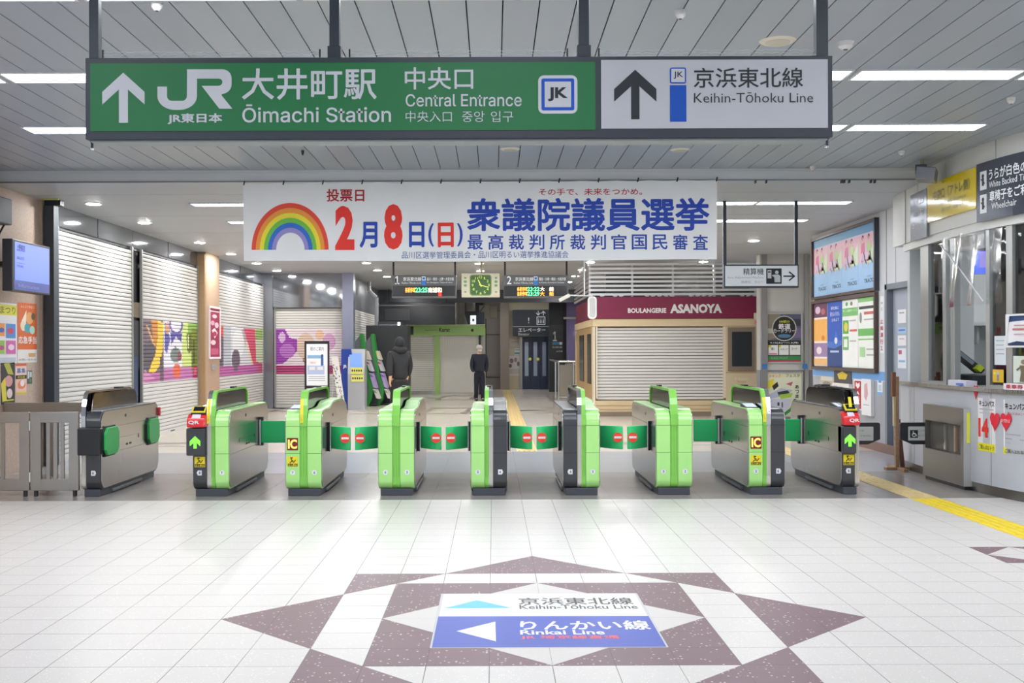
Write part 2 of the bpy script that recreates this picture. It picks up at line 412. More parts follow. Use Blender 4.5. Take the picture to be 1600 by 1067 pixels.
# gate zone floor and the paid side
m_g1 = tile_mat('grey_granite_near', '97918d', '7d7772', 0.9, 0.45, 0.28, 10.75, 0.004, 0.22, 0.06)
m_g2 = tile_mat('grey_granite_far', 'a9abb0', '8e8e90', 0.9, 0.45, 0.28, 10.75, 0.004, 0.2, 0.05)
m_b = tile_mat('cream_floor_tile', 'd3cabd', 'b3a99c', 0.6, 0.6, 0.28, 15.75, 0.004, 0.2, 0.05)
mb = MB(); mb.box(-14, 14, 10.75, 13.1, -0.1, 0, m_g1); mb.box(-14, 14, 13.1, 15.75, -0.1, 0, m_g2); struct(mb, 'floor_gate_zone')
mb = MB(); mb.box(-14, 14, 15.75, 46, -0.1, 0, m_b)
brn = M('8d7f78', 0.4); 
def fline(x0, y0, x1, y1, w): mb.line(FL, [(x0, y0), (x1, y1)], w, brn, 0.002)
for yy in (26.4, 33.5):
    for cx in (-6.0, -1.15, 2.4):
        s_ = 0.75
        pts = [(cx-s_, yy), (cx, yy+1.4), (cx+s_, yy), (cx, yy-1.4), (cx-s_, yy)]
        q = [(cx-.55, yy-1.2), (cx+.45, yy-1.2), (cx+.6, yy+1.2), (cx-.4, yy+1.2)]
        mb.line(FL, q+[q[0]], 0.16, brn, 0.002)
        fline(cx-2.2, yy, cx-.6, yy, .22); fline(cx+.6, yy, cx+2.2, yy, .22); fline(cx-.5, yy+1.2, cx+3.2, yy+1.4, .12); fline(cx-3.0, yy-1.2, cx-.5, yy-1.2, .1)
for cx in (-4.8, 3.2):
    mb.poly(FL, [(cx-1.6, 17.0), (cx+.6, 17.45), (cx+.6, 17.9)], brn, 0.002, 0.0005); mb.poly(FL, [(cx-1.6, 17.0), (cx+.6, 16.7), (cx+.6, 17.2)], M('b9aea4', .4), 0.0025, 0.0005)
struct(mb, 'floor_paid_side')
# tactile paving
def tactile(x0, y0, y1, m, name, label, ribs):
    mb = MB(); n = int((y1-y0)/0.3)
    for k in range(n): mb.box(x0, x0+0.3, y0+k*0.3+0.002, y0+k*0.3+0.298, 0, 0.004, m)
    if ribs:
        for k in range(n):
            for j in range(4):
                cx = x0+0.0375+0.075*j; a = y0+k*0.3+0.015; b = a+0.27
                mb.prism([(cx-.017, .004), (cx-.011, .009), (cx+.011, .009), (cx+.017, .004)], 'y', a, b, m)
    o = mb.build(name); tag(o, label, 'tactile paving'); return o
tactile(4.15, 3.8, 10.75, M('f0d400', 0.45), 'tactile_strip', 'bright yellow ribbed tactile strip on the white tiles at right', True)
tactile(4.15, 10.75, 22, M('e2c98a', 0.45), 'tactile_strip', 'pale yellow tactile strip crossing the grey floor beside the rightmost gate', True)
tactile(0.34, 15.8, 39.5, M('d9bd7c', 0.45), 'tactile_strip', 'pale tactile strip leading away from the gates to the lift', True)

# ceilings
m_strip, nt, b_ = nodes('ceiling_strip_metal'); P_, s_ = pos(nt)
fx = mth(nt, 'FLOOR', mth(nt, 'DIVIDE', mth(nt, 'SUBTRACT', s_[0], -2.84), 0.2234))
wn = nt.nodes.new('ShaderNodeTexWhiteNoise'); wn.noise_dimensions = '1D'; nt.links.new(fx, wn.inputs['W'])
nt.links.new(mixc(nt, wn.outputs['Value'], lin('b5bcc4'), lin('acb3bc')), b_.inputs['Base Color']); b_.inputs['Roughness'].default_value = 0.42; b_.inputs['Metallic'].default_value = 0.35
mb = MB()
for k in range(-28, 54):
    x = -2.84+0.2234*k
    mb.box(x+0.004, x+0.2234-0.004, -6, YB, HUP, HUP+0.012, m_strip)
mb.box(-9.5, 9.5, -6, YB, HUP+0.03, HUP+0.09, M('15171a', 0.8))
struct(mb, 'ceiling')
m_low = M('bcc0c5', 0.5, 0.2, noise=0.02)
mb = MB(); mb.box(-9.5, 9.5, YB, 46, HLOW, HLOW+0.1, m_low)
for k in range(12): mb.box(-9.5, 9.5, YB+2.2*k+1.0, YB+2.2*k+1.006, HLOW-0.001, HLOW, M('8f9499', .5))
struct(mb, 'ceiling_paid_side')
mb = MB(); m_f = M('d6d9dc', 0.5)
mb.box(-9.5, 9.5, YB-0.03, YB, HLOW-0.01, HUP+0.02, m_f); mb.box(-9.5, 9.5, YB-0.045, YB-0.03, HUP-0.035, HUP+0.0, m_f); mb.box(-9.5, 9.5, YB-0.04, YB-0.03, HLOW-0.012, HLOW+0.006, M('8e9296', .4))
struct(mb, 'trim_1')

# left wall with pillar and soffit
m_stone = speckle('salmon_stone', 'c7b1a0', 'a58b78', 45)
m_pil = speckle('tan_pillar', 'b39780', 'a78b72', 30); m_pilb = speckle('tan_pillar_rough', 'ab8c68', '8f7150', 70)
mb = MB(); mb.box(XL-0.5, XL, 8.5, 13.98, 0, HUP, m_stone); mb.box(XL-0.4, XL+0.03, 13.98, 14.24, 0, HLOW, speckle('salmon_stone_edge', 'cdb7a2', 'b79d87', 60))
struct(mb, 'wall_left')
mb = MB(); mb.box(XL-.3, -5.75, 21.5, 22.57, 0, HLOW, m_pil); mb.box(XL-.3, -5.755, 21.44, 21.5, 0, 3.42, m_pilb); struct(mb, 'wall_left_pillar')
m_sof = M('9a9ea6', 0.06, 0.8, noise=0.01)
mb = MB()
for a, b in ((14.5, 17.6), (17.6, 21.44), (22.57, 27.6)):
    mb.box(XL-0.02, XL, a+.005, b-.005, 3.19, HLOW, m_sof); mb.box(XL-.35, XL-.02, a, b, 3.15, HLOW, DARK)
    mb.box(XL, XL+.006, (a+b)/2, (a+b)/2+.01, 3.19, HLOW, DARK)
struct(mb, 'trim_2', 'glossy grey soffit panels above the left shutters')
mb = MB(); mb.box(XL-0.5, XL-.3, 14.2, 30, 0, HLOW, M('24262a', .6)); struct(mb, 'wall_left_back')
# frontal wall above the far left shutter, its return, far left side wall
mb = MB()
mb.box(-9.4, -3.85, 27.75, 27.9, 0, HLOW, M('8f939b', .3, .3)); mb.box(XL-.05, -3.62, 27.6, 27.75, 2.6, HLOW, m_sof)
mb.box(-3.86, -3.58, 27.5, 27.85, 0, HLOW, M('8d90a6', .25, .5)); mb.box(-5.9, -5.66, 27.55, 27.8, 0, HLOW, M('8b8e98', .15, .7))
mb.box(-4.0, -3.8, 27.85, 36, 2.62, HLOW, M('7f8288', .3, .4)); mb.box(-4.3, -4.0, 27.9, 36, 0, HLOW, M('33363b'))
struct(mb, 'wall_left_far')
# back wall
mb = MB(); m_bk = M('777067', .5)
mb.box(-9.4, 9.4, 41, 41.3, 0, HLOW, M('2b2d31', .6)); mb.box(-.36, .35, 40.6, 41, 0, HLOW, m_bk)
for z in (0.45, 2.05, 2.95): mb.box(-.3, .3, 40.57, 40.6, z, z+.02, BLACK)
mb.box(-.3, -.27, 40.57, 40.6, .45, 3.0, BLACK)
mb.box(.25, .58, 40.2, 41, 0, HLOW, M('8b7d70', .5)); mb.box(.37, 2.2, 40.45, 41, 0, 3.4, M('c4b79c', .5)); mb.box(.6, 2.2, 40.4, 40.45, 2.95, 3.4, M('d0c5a8', .5))
struct(mb, 'wall_back')
mb = MB(); mb.box(-6, 9.4, 35.5, 35.56, 3.05, HLOW, M('46494f', .3, .4)); struct(mb, 'trim_3', 'grey downstand across the far ceiling')
mb = MB(); m_lil = M('8c84b4', 0.12, 0.3)
mb.box(2.55, 3.5, 37.5, 37.6, 1.0, 3.35, m_lil); mb.box(2.45, 3.5, 37.42, 37.5, 2.55, 2.62, STEELD); mb.box(2.35, 3.5, 37.4, 37.5, 3.3, HLOW, M('6f7280', .4)); mb.box(2.5, 3.5, 37.5, 37.6, 0, 1.0, M('aaa7a0', .3))
mb.ball((2.95, 37.44, 2.05), .1, .03, .1, M('ffffff', emit=3))  # glowing ball stands in for a light's reflection on the lilac panel
struct(mb, 'wall_right_far')
# right wall: office side wall, ad wall, niche wall with posters
mb = MB(); m_w = M('d3d4d8', 0.5); m_gl = M('a2a3a9', 0.45)
mb.box(XR, XR+.3, 13.5, 14.5, 0, HLOW, m_w); mb.box(XR, XR+.3, 15.34, 18.85, 1.02, HLOW, m_w); mb.box(XR, XR+.3, 15.34, 18.85, 0, 1.02, m_gl); mb.box(XR, XR+.3, 14.5, 15.34, 2.36, HLOW, m_w)
mb.box(XR-.004, XR, 15.34, 18.85, 1.03, 1.16, M('6ea3dc', .4)); mb.box(XR-.003, XR, 15.3, 15.312, 2.36, HLOW, DARK); mb.box(XR-.003, XR, 14.95, 14.96, 2.36, HLOW, M('9b9da2'))
mb.box(XR, XR+.3, 12.58, 13.5, 2.7, HLOW, m_w)
struct(mb, 'wall_right')
mb = MB(); mb.box(XR-.012, XR, 13.5, 18.85, 0, .13, M('7b5f56', .5)); struct(mb, 'baseboard_right')
mb = MB(); NW = 22.5
mb.box(5.58, 7.2, NW, NW+.3, 1.05, HLOW, M('c6c4c0', .5)); mb.box(5.58, 7.2, NW, NW+.3, 0, 1.05, M('8a8b90', .5)); mb.box(7.0, 7.2, 18.85, NW, 0, HLOW, m_w); mb.box(XR+.3, 7.2, 18.85, 18.95, 0, HLOW, m_w)
mb.box(5.6, 5.72, NW-.06, NW, 0, HLOW, M('9b9a9a', .3, .6)); mb.box(6.5, 6.58, NW-.06, NW, 0, HLOW, M('a7a6a3', .3, .5))
struct(mb, 'wall_niche')
mb = MB(); dz = M('7a8089', .45); dp = M('aab2be', .45)
mb.box(XR-.01, XR+.12, 15.28, 15.36, 0, 2.4, dz); mb.box(XR-.01, XR+.12, 14.44, 14.52, 0, 2.4, dz); mb.box(XR-.01, XR+.12, 14.44, 15.36, 2.33, 2.41, dz); d1 = struct(mb, 'door_1')
mb = MB(); mb.box(XR+.08, XR+.12, 14.52, 15.28, .01, 2.33, dp); dl = mb.build('door_leaf', d1, bevel=.004)
mb = MB(); mb.cyl((XR+.08, 15.2, 1.0), (XR+.03, 15.2, 1.0), .012, CHROME); mb.cyl((XR+.03, 15.21, 1.0), (XR+.03, 15.08, 1.0), .011, CHROME); mb.build('handle', dl)

# ------------------------------------------------------------------ ceiling lights
m_lamp = M('f4f8ff', .5, emit=LINE_E, noise=0); m_lampf = M('dfe3e6', .4)
def linear_light(cx, cy, z, L, label, group):
    t = thing('ceiling_light', label, 'ceiling light', (cx, cy, z), group)
    mb = MB(); w = .15
    mb.box(cx-L/2, cx+L/2, cy-w, cy-w+.02, z-.012, z, m_lampf).box(cx-L/2, cx+L/2, cy+w-.02, cy+w, z-.012, z, m_lampf)
    mb.box(cx-L/2, cx-L/2+.02, cy-w+.02, cy+w-.02, z-.012, z, m_lampf).box(cx+L/2-.02, cx+L/2, cy-w+.02, cy+w-.02, z-.012, z, m_lampf); mb.build('frame', t)
    mb = MB(); mb.box(cx-L/2+.02, cx+L/2-.02, cy-w+.02, cy+w-.02, z-.009, z-.001, m_lamp); mb.build('diffuser', t)
    return t
rows = [(8.24, HUP, [-5.7+1.3*k for k in range(10)], 'row right behind the big green sign', 'linear lights of the row behind the hanging sign'),
        (10.2, HUP, [-3.79+1.3*k for k in range(7)], 'row nearest the banner', 'linear lights of the row before the banner'),
        (6.28, HUP, [-5.7+1.3*k for k in range(10)], 'row above the big green sign', 'linear lights above the sign'),
        (38.6, HLOW, [-3.4+1.3*k for k in range(5)], 'added unseen row beyond the dark downstand', 'added fill lights before the lift'),  # unseen row added to light the back wall and lift
        (14.5, HLOW, [-3.43+1.27*k for k in range(7)], 'front row on the lower ceiling', 'linear lights of the first row behind the banner'),
        (18.5, HLOW, [-2.8+1.27*k for k in range(5)], 'added unseen third row on the lower ceiling', 'added fill lights of the third row behind the banner'),  # this and the next two rows: unseen, added to brighten the paid side
        (20.5, HLOW, [-2.8+1.27*k for k in range(5)], 'added unseen fourth row on the lower ceiling', 'added fill lights of the fourth row behind the banner'),
        (22.6, HLOW, [-2.6+1.27*k for k in range(5)], 'added unseen fifth row on the lower ceiling', 'added fill lights of the fifth row behind the banner'),
        (16.5, HLOW, [-3.43+1.27*k for k in range(7)], 'back row on the lower ceiling', 'linear lights of the second row behind the banner')]
proto = None
for cy, z, xs, words, grp in rows:
    for i, x in enumerate(xs):
        lab = 'linear ceiling light, %s from left, %s' % (ORD[i], words)
        if proto is None: proto = linear_light(x, cy, z, 1.26, lab, grp)
        else:
            r = copy_tree(proto, (x, cy, z-0.0)); r['label'] = lab; r['group'] = grp
for cy in (3.9, 1.6, -1.5, -4.0):
    for k in range(5):
        r = copy_tree(proto, (-5.2+2.6*k, cy, HUP)); r['label'] = 'linear white ceiling light overhead near the viewer'; r['group'] = 'linear lights overhead'
m_down = M('fffdf8', .5, emit=DOWN_E, noise=0)
def downlight(x, y, z):
    t = thing('downlight', '', 'downlight', (x, y, z))
    mb = MB(); mb.cyl((x, y, z-.008), (x, y, z), .115, M('eceeee', .4), 24); mb.build('trim_ring', t)
    mb = MB(); mb.cyl((x, y, z-.012), (x, y, z-.0085), .085, m_down, 24); mb.build('lamp', t)
    return t
dproto = None
cols = {-5.35: 'leftmost column beside the shutters', -2.86: 'column left of the first platform board', -.32: 'column above the clock', 2.2: 'column left of the bakery', 4.75: 'rightmost column over the bakery'}
for x, words in cols.items():
    ys = [14.4, 16.5, 19.6, 21.95, 24.3, 26.6, 28.9, 31.4, 34.0] if x == -5.35 else ([19.6, 24.3, 26.6, 28.9, 31.4, 34.0] if x != 4.75 else [19.6, 24.3])
    if x == -5.35: ys = ys[:-3]
    if x == -.32: ys = [19.6, 24.6, 26.9]
    for i, y in enumerate(ys):
        lab = 'round downlight, %s from front, %s' % (ORD[i], words)
        if dproto is None: dproto = downlight(x, y, HLOW); r = dproto
        else: r = copy_tree(dproto, (x, y, HLOW))
        r['label'] = lab; r['group'] = 'round downlights of the '+words.split(' ')[0]+' '+' '.join(words.split(' ')[1:4])
for i, (px, py) in enumerate(((441, 445), (475, 452), (497, 457))):
    a, b = ray(px, py+0.0); y = F*(HLOW-CH)/b; x = a*y/F
    # on the low soffit in front of the far left shutter
for (px, py, r_, lab) in ((1215, 64, .2, 'large round white speaker grille on the slatted ceiling, right of the sign'), (1063, 234, .17, 'round ceiling speaker below the right part of the green sign'), (797, 233, .17, 'round ceiling speaker below the middle of the green sign')):
    a, b = ray(px, py); y = F*(HUP-CH)/b; x = a*y/F; mb = MB()
    mb.cyl((x, y, HUP-.012), (x, y, HUP), r_*.5, M('e6dfcd', .5), 28, r_*.62); mb.cyl((x, y, HUP-.014), (x, y, HUP-.012), r_*.42, M('cfc8b6', .7), 28)
    tag(mb.build('ceiling_speaker'), lab, 'speaker')
for (px, py, lab) in ((1321, 66, 'white smoke detector right of the hanging sign post'), (1063, 17, 'small white smoke detector above the hanging sign'), (245, 4, 'white detector at the top edge left of the sign post'), (1580, 153, 'small white detector at far right between the light rows'), (1409, 236, 'small white detector near the yellow sign'), (1270, 260, 'small white detector at the edge of the slatted ceiling'), (473, 235, 'tiny dark sprinkler head below the green sign')):
    a, b = ray(px, py); y = min(F*(HUP-CH)/b, YB-.12); x = a*y/F; mb = MB(); s = .055 if px == 1321 else (.015 if px == 473 else .035); mm = M('e4e4e2', .5) if px != 473 else DARK
    mb.cyl((x, y, HUP-.03), (x, y, HUP), s*.9, mm, 20, s*1.1); mb.cyl((x, y, HUP-.05), (x, y, HUP-.03), s*.45, mm, 16, s*.9); mb.cyl((x, y, HUP-.052), (x, y, HUP-.05), s*.3, BLACK, 12)
    tag(mb.build('smoke_detector' if px != 473 else 'sprinkler'), lab, 'smoke detector' if px != 473 else 'sprinkler')
# ================================================================== HANGING SIGN, BANNER, BOARDS
P = Plane('F', 5.5); Y = 5.5
def xz(px, py, Y): a, b = ray(px, py); return a*Y/F, CH+b*Y/F
x0, zt = xz(133, 90.5, Y); x1, _ = xz(1301, 89, Y); _, zb = xz(700, 216, Y)
sg = thing('hanging_sign', 'long green and white station sign hanging from four dark posts', 'sign', ((x0+x1)/2, Y, zb))
mb = MB(); mb.box(x0, x1, Y, Y+.16, zb, zt, DARKF); mb.box(x0+.02, x1-.02, Y+.02, Y+.14, zb-.012, zb, M('9aa0a2', .4)); mb.build('frame', sg, bevel=.004)
def rpx(mb, P, a, b, c, d, m, n0, n1): mb.quadpx(P, a, b, c, d, m, n0, n1)
mb = MB(); rpx(mb, P, 141, 99.5, 930, 205.5, SIGNG, 0, .004); gp = mb.build('green_panel', sg)
mb = MB(); rpx(mb, P, 939, 94, 1293, 201, M('cdced3', .45), 0, .004); wp = mb.build('white_panel', sg)
mb = MB()
u = lambda x, y: P.at(x, y)
arrow = lambda xc, yt, yb, w, st, m, mb=None: arrow_up(mb, P, P.at(xc, yb)[0], P.at(xc, yb)[1], P.at(xc, yt)[1], w*Y/F, st*Y/F, m, .006, arm=13.5*Y/F, drop=30*Y/F)
arrow(193.5, 114, 192, 66, 14, LET, mb); mb.build('arrow', gp); mb = MB()
# railway company monogram drawn as strokes
def S(pts, m=LET, n=.006): mb.poly(P, [P.at(130+x/4, 85+y/4) for x, y in pts], m, n, .001)
import itertools
def arc(cx, cy, r, a0, a1, k=10, ry=None): return [(cx+r*math.cos(math.radians(a0+(a1-a0)*i/k)), cy-(ry or r)*math.sin(math.radians(a0+(a1-a0)*i/k))) for i in range(k+1)]
S([(466, 203), (526, 203), (526, 262)]+arc(556, 262, 30, 180, 270, 8)+[(620, 292)]+arc(620, 262, 30, 270, 360, 8)+[(651, 95), (875, 95)]+arc(872, 152, 57, 90, 0, 8)+arc(860, 190, 69, 0, -84, 8, 60)+[(867, 258), (934, 341), (853, 341), (742, 198), (850, 198)]+arc(850, 175, 22, -90, 90, 8)+[(713, 153), (713, 262)]+arc(602, 262, 111, 0, -90, 10, 86)+arc(577, 262, 111, -90, -180, 10, 86)[0:])
mb.build('logo', gp); mb = MB()
mb.textpx(P, 'JR東日本', 263, 178, 347, 194, LET, .03, .006)
mb.textpx(P, '大井町駅', 379, 108, 588, 156, LET, .012, .006); mb.textpx(P, 'Ōimachi Station', 379, 163.5, 611, 192, LET, .008, .006)
mb.textpx(P, '中央口', 633, 106, 739, 140, LET, .01, .006); mb.textpx(P, 'Central Entrance', 634, 147.5, 815, 167, LET, .006, .006)
mb.textpx(P, '中央入口', 634, 174, 706, 191, LET, -.004, .006); mb.textpx(P, '중앙', 722, 174, 757, 191, LET, -.004, .006); mb.textpx(P, '입구', 767, 174, 802, 191, LET, -.004, .006)
mb.build('lettering', gp)
def badge(mb, a, b, c, d, o, w, big):
    k = Y/F
    p0 = P.at(a, d); p1 = P.at(c, b)
    if big: mb.rrect(P, p0[0], p0[1], p1[0], p1[1], 9*k, M('dcdfe4', .5), .006, .001)
    q = o*k; mb.rrect(P, p0[0]+q, p0[1]+q, p1[0]-q, p1[1]-q, 3*k, BLUE, .0072, .001)
    q = (o+w)*k; mb.rrect(P, p0[0]+q, p0[1]+q, p1[0]-q, p1[1]-q, .4*k, M('d6d9de', .5), .0084, .001)
mb = MB(); badge(mb, 841, 118, 902, 178, 5, 5, True); mb.textpx(P, 'JK', 856, 137, 887, 159, M('1d1f24', .5), .04, .0096); mb.build('line_badge', gp)
mb = MB(); arrow(992.5, 109.5, 186.5, 66, 13, INK, mb); mb.build('arrow', wp); mb = MB(); mb.textpx(P, '京浜東北線', 1084, 106.5, 1254, 137.5, INK, .008, .006); mb.textpx(P, 'Keihin-Tōhoku Line', 1084, 145, 1270, 161, INK, -.004, .006); mb.build('lettering', wp)
mb = MB(); badge(mb, 1046.5, 106, 1071.5, 131, 0, 2, False); mb.textpx(P, 'JK', 1052, 112.5, 1067, 124, M('1d1f24', .5), .006, .0096); mb.quadpx(P, 1046.5, 133.5, 1072, 190.5, M('0a55c0', .5), .004, .006); mb.build('line_badge', wp)
for (a, b) in ((133, 148), (512, 528), (905, 922), (1280, 1299)):
    xa, _ = xz(a, 50, Y); xb, _ = xz(b, 50, Y); mb = MB(); mb.box(xa, xb, Y+.05, Y+.1, zt, HUP, DARKF)
    if 500 < a < 1000: mb.box(xa-.008, xb+.008, Y+.04, Y+.11, zt, zt+.07, DARKF)
    mb.build('post', sg, bevel=.003)
for a in (137, 1298):
    xa, za = xz(a, 224, Y); mb = MB(); mb.cyl((xa, Y+.06, zb), (xa, Y+.06, zb-.035), .007, DARKF); mb.cyl((xa, Y+.06, zb-.035), (xa, Y+.06, zb-.045), .01, CHROME); mb.build('hook', sg)
for i, (a, b) in enumerate(((152, 496), (543, 888), (938, 1282))):
    xa, za = xz(a, 72, Y); xb, _ = xz(b, 72, Y)
    g = thing('bird_guard', ['thin clear wire guard on top of the sign, leftmost span', 'thin clear wire guard on top of the sign, middle span', 'thin clear wire guard on top of the sign, rightmost span'][i], 'wire guard', ((xa+xb)/2, Y+.08, zt), 'wire guards on the sign')
    mb = MB(); wm = M('f2f5f8', .25)
    for k, zz in enumerate((zt+.035, zt+.05)):
        pts = [(xa+(xb-xa)*j/60, Y+.08+.004*math.sin(j*1.7+k), zz+.003*math.sin(j*2.3+i)+.002*random.random()) for j in range(61)]; mb.tube(pts, .0016, wm, 5)
    mb.build('wire', g)
    for xx in (xa, xb):
        mb = MB(); mb.box(xx-.004, xx+.004, Y+.075, Y+.085, zt, zt+.062, BLACK); mb.build('bracket', g)

# banner
YBN = 12.5; P = Plane('F', YBN)
bn = thing('election_banner', 'white cloth banner announcing the 8 February election vote under the ceiling step', 'banner', (-.15, YBN, 2.45))
UL, VTL = P.at(380, 287); UR, VTR = P.at(1120, 281); _, VBL = P.at(384, 409); _, VBR = P.at(1117, 406)
def wav(u, v):
    t = (u-UL)/(UR-UL); w = .012*math.sin(t*21+v)+.01*math.sin(t*9+1.3)+.006*math.sin(t*43)
    return w*(1.0 - 0.75*min(1, max(0, (v-VBL)/(VTL-VBL))))+.012
class Cloth(Plane):
    def pt(s, u, v, n=0.0): return Vector((u, s.d-wav(u, v)-n, v))
PB = Cloth('F', YBN)
mb = MB(); nx, nz = 90, 8; clo = M('f0f0f1', .75); vs = []; fs = []
for n in (0, -.002):
    for i in range(nx+1):
        for j in range(nz+1):
            t = i/nx; r = j/nz; top = VTL+(VTR-VTL)*t+.008*abs(math.sin(t*PI*14))*-1; bot = VBL+(VBR-VBL)*t+.008*math.sin(t*7+1)
            vs.append(PB.pt(UL+(UR-UL)*t+(.012*(1-r) if i == 0 else 0), bot+(top-bot)*r, n))
o_ = (nx+1)*(nz+1)
for i in range(nx):
    for j in range(nz):
        a = i*(nz+1)+j; q = (a, a+nz+1, a+nz+2, a+1); fs.append(q); fs.append(tuple(o_+z for z in q[::-1]))
mb.add(vs, fs, clo, True); mb.build('cloth', bn)
cl = bpy.data.objects['cloth']
bb = M('1c44b0', .6); br = M('ee3226', .6); bd = M('b81c28', .6)
class Lift:  # print sits just over the curved cloth
    pass
mb = MB()
def bt(t, a, b, c, d, m, bold=0): mb.textpx(PB, t, a, b, c, d, m, bold, .003)
bt('投票日', 511, 296, 569, 315, bd, .02); bt('2', 524, 322, 554, 391, br, .05); bt('月', 563, 348, 589, 386, bb, .03); bt('8', 600, 319, 629, 390, br, .05); bt('日', 640, 348, 662, 385, bb, .03)
bt('(', 669, 349, 678, 385, bb, .02); bt('日', 685, 349, 708, 385, br, .03); bt(')', 714, 349, 723, 385, bb, .02)
bt('衆議院議員選挙', 731, 311, 1107, 361, bb, .024); bt('その手で、未来をつかめ。', 842, 295, 1003, 305.5, bd, .008)
for i, ch in enumerate('最高裁判所裁判官国民審査'): bt(ch, 731+i*32, 367, 731+i*32+23, 390, M('2448a8', .6), .014)
bt('品川区選挙管理委員会・品川区明るい選挙推進協議会', 628, 393, 888, 404, M('4a5ea0', .6), .0)
mb.build('lettering', cl)
mb = MB(); cu, cv = PB.at(454, 390.5); k = YBN/F
for j, h in enumerate(('e84a35', 'f09a3c', 'f2e23c', '6fc24a', '2f6fd0', '9a8fd0')):
    ro = (60-j*6.3)*k; mb.ring(PB, cu, cv, ro-6.4*k, ro, M(h, .6), .003, math.radians(0), PI, 40, 1.22)
mb.build('rainbow_print', cl)
for i in range(13):
    xx = UL+.01+(UR-UL-.02)*i/12; zz = VTL+(VTR-VTL)*i/12
    mb = MB(); mb.cyl((xx, YBN-.02, zz-.02), (xx+.012, YBN-.02, zz+.03), .008, BLACK, 8); mb.box(xx-.004, xx+.012, YBN-.03, YBN+.02, zz+.02, HLOW-.011, BLACK) if zz+.02 < HLOW-.011 else None
    mb.build('clip', bn)
for i, px in enumerate((1181, 1198, 1316, 1320, 1328, 1362, 1368)):
    xx, zz = xz(px, 280, YBN-.0); mb = MB(); mb.box(xx-.005, xx+.005, YBN-.005, YBN+.06, HLOW-.045, HLOW-.0105, BLACK); tag(mb.build('hook'), 'small black banner hook under the ceiling step, %s from the left right of the banner' % ORD[i], 'hook', 'spare hooks under the ceiling step')

# platform boards with LED lines
m_led = lambda h: M(h, .5, emit=2.2, noise=0)
def platform_board(a, c, num, dests, led, lab):
    Y = 24.0; P = Plane('F', Y); xa, zt = xz(a, 430, Y); xc, _ = xz(c, 430, Y); _, zm = xz(a, 446, Y); _, zb = xz(a, 465.5, Y)
    t = thing('departure_board', lab, 'departure board', ((xa+xc)/2, Y, zb), 'platform departure boards')
    mb = MB(); mb.box(xa, xc, Y, Y+.25, zb, zt, M('5e6064', .4)); mb.build('housing', t, bevel=.01)
    mb = MB(); mb.box(xa+.03, xc-.02, Y-.006, Y, zm, zt-.02, M('55595d', .45)); hp = mb.build('header_panel', t)
    mb = MB(); mb.box(xa+.01, xc-.03, Y-.01, Y, zb+.04, zm-.01, M('121316', .2)); dp = mb.build('display', t)
    mb = MB(); wl = M('eeeeee', .5)
    mb.textpx(P, num, a+5, 431.5, a+12, 444, wl, .01, .01); mb.textpx(P, '京浜東北線', a+18, 433, a+46, 439, wl, .01, .01); mb.textpx(P, 'Keihin-Tōhoku Line', a+16, 440.5, a+46, 443.5, wl, 0, .01)
    mb.textpx(P, dests, a+55, 433.5, c-4, 438.5, wl, .01, .01); mb.textpx(P, 'for Shinagawa, Tokyo & Ueno' if num == '1' else 'for Kamata, Kawasaki & Yokohama', a+55, 440.5, c-6, 442.8, wl, 0, .01); mb.build('lettering', hp)
    mb = MB(); mb.quadpx(P, a+47, 432, a+53, 438, wl, .006, .01); mb.quadpx(P, a+48, 433, a+52, 437, M('2a70c8'), .01, .012); mb.quadpx(P, a+47, 438.5, a+53, 445.5, M('2277d8', .5), .006, .012); mb.build('line_badge', hp)
    mb = MB(); org, grn, wh = m_led('ff9a3c'), m_led('5cff9a'), m_led('ffe0c0')
    for i, (kind, tm, dst) in enumerate(led):
        y0 = 448.5+7.2*i if len(led) > 1 else 449.5; y1 = y0+(6.4 if len(led) > 1 else 7.5)
        mb.textpx(P, kind, a+21, y0, a+37, y1, org, .02, .014); mb.textpx(P, tm, a+37, y0, a+56, y1, grn, .02, .014); mb.textpx(P, dst, a+57, y0, a+78, y1, wh if i == 0 else org, .02, .014)
    mb.build('departure_text', dp)
    if num == '1': mb = MB(); mb.quadpx(P, a+73, 457.5, a+78, 462.5, m_led('f02418'), .01, .014); mb.build('red_lamp', dp)
    for xx in (xa+.01, xc-.05):
        mb = MB(); mb.box(xx, xx+.04, Y+.1, Y+.14, zt, HLOW, BLACK); mb.build('post', t)
platform_board(612, 713, '1', '品川・東京・上野・大宮方面', [('各駅停車', '23:25', '南浦和')], 'departure board numbered 1 hanging left of the clock')
platform_board(787, 888, '2', '蒲田・川崎・横浜・大船方面', [('各駅停車', '23:22', '大　船'), ('各駅停車', '23:29', '大　船')], 'departure board numbered 2 hanging right of the clock')
# clock
Y = 24.0; P = Plane('F', Y); xa, zt = xz(721, 427, Y); xc, zb = xz(781, 464, Y)
ck = thing('station_clock', 'cream square clock with a dark green dial between the two departure boards', 'clock', ((xa+xc)/2, Y, zb))
mb = MB(); mb.box(xa, xc, Y, Y+.2, zb, zt, M('d5cfb4', .5)); mb.build('case', ck, bevel=.012)
mb = MB(); a0 = P.at(734, 462); a1 = P.at(768, 429); mb.rrect(P, a0[0], a0[1], a1[0], a1[1], .06, M('6f8f5c', .4), .004, .004); mb.rrect(P, a0[0]+.02, a0[1]+.02, a1[0]-.02, a1[1]-.02, .05, M('35602a', .35), .007, .003); dl_ = mb.build('dial', ck)
cu, cv = P.at(751, 445.5); num = M('c8dc50', .5, emit=.3); mb = MB()
for h in range(1, 13):
    a = math.radians(90-30*h); mb.text(P, str(h), cu+.18*math.cos(a)-.022*(1+(h > 9)*.5), cv+.18*math.sin(a)-.028, cu+.18*math.cos(a)+.022*(1+(h > 9)*.5), cv+.18*math.sin(a)+.028, num, .01, .009)
mb.build('numerals', dl_)
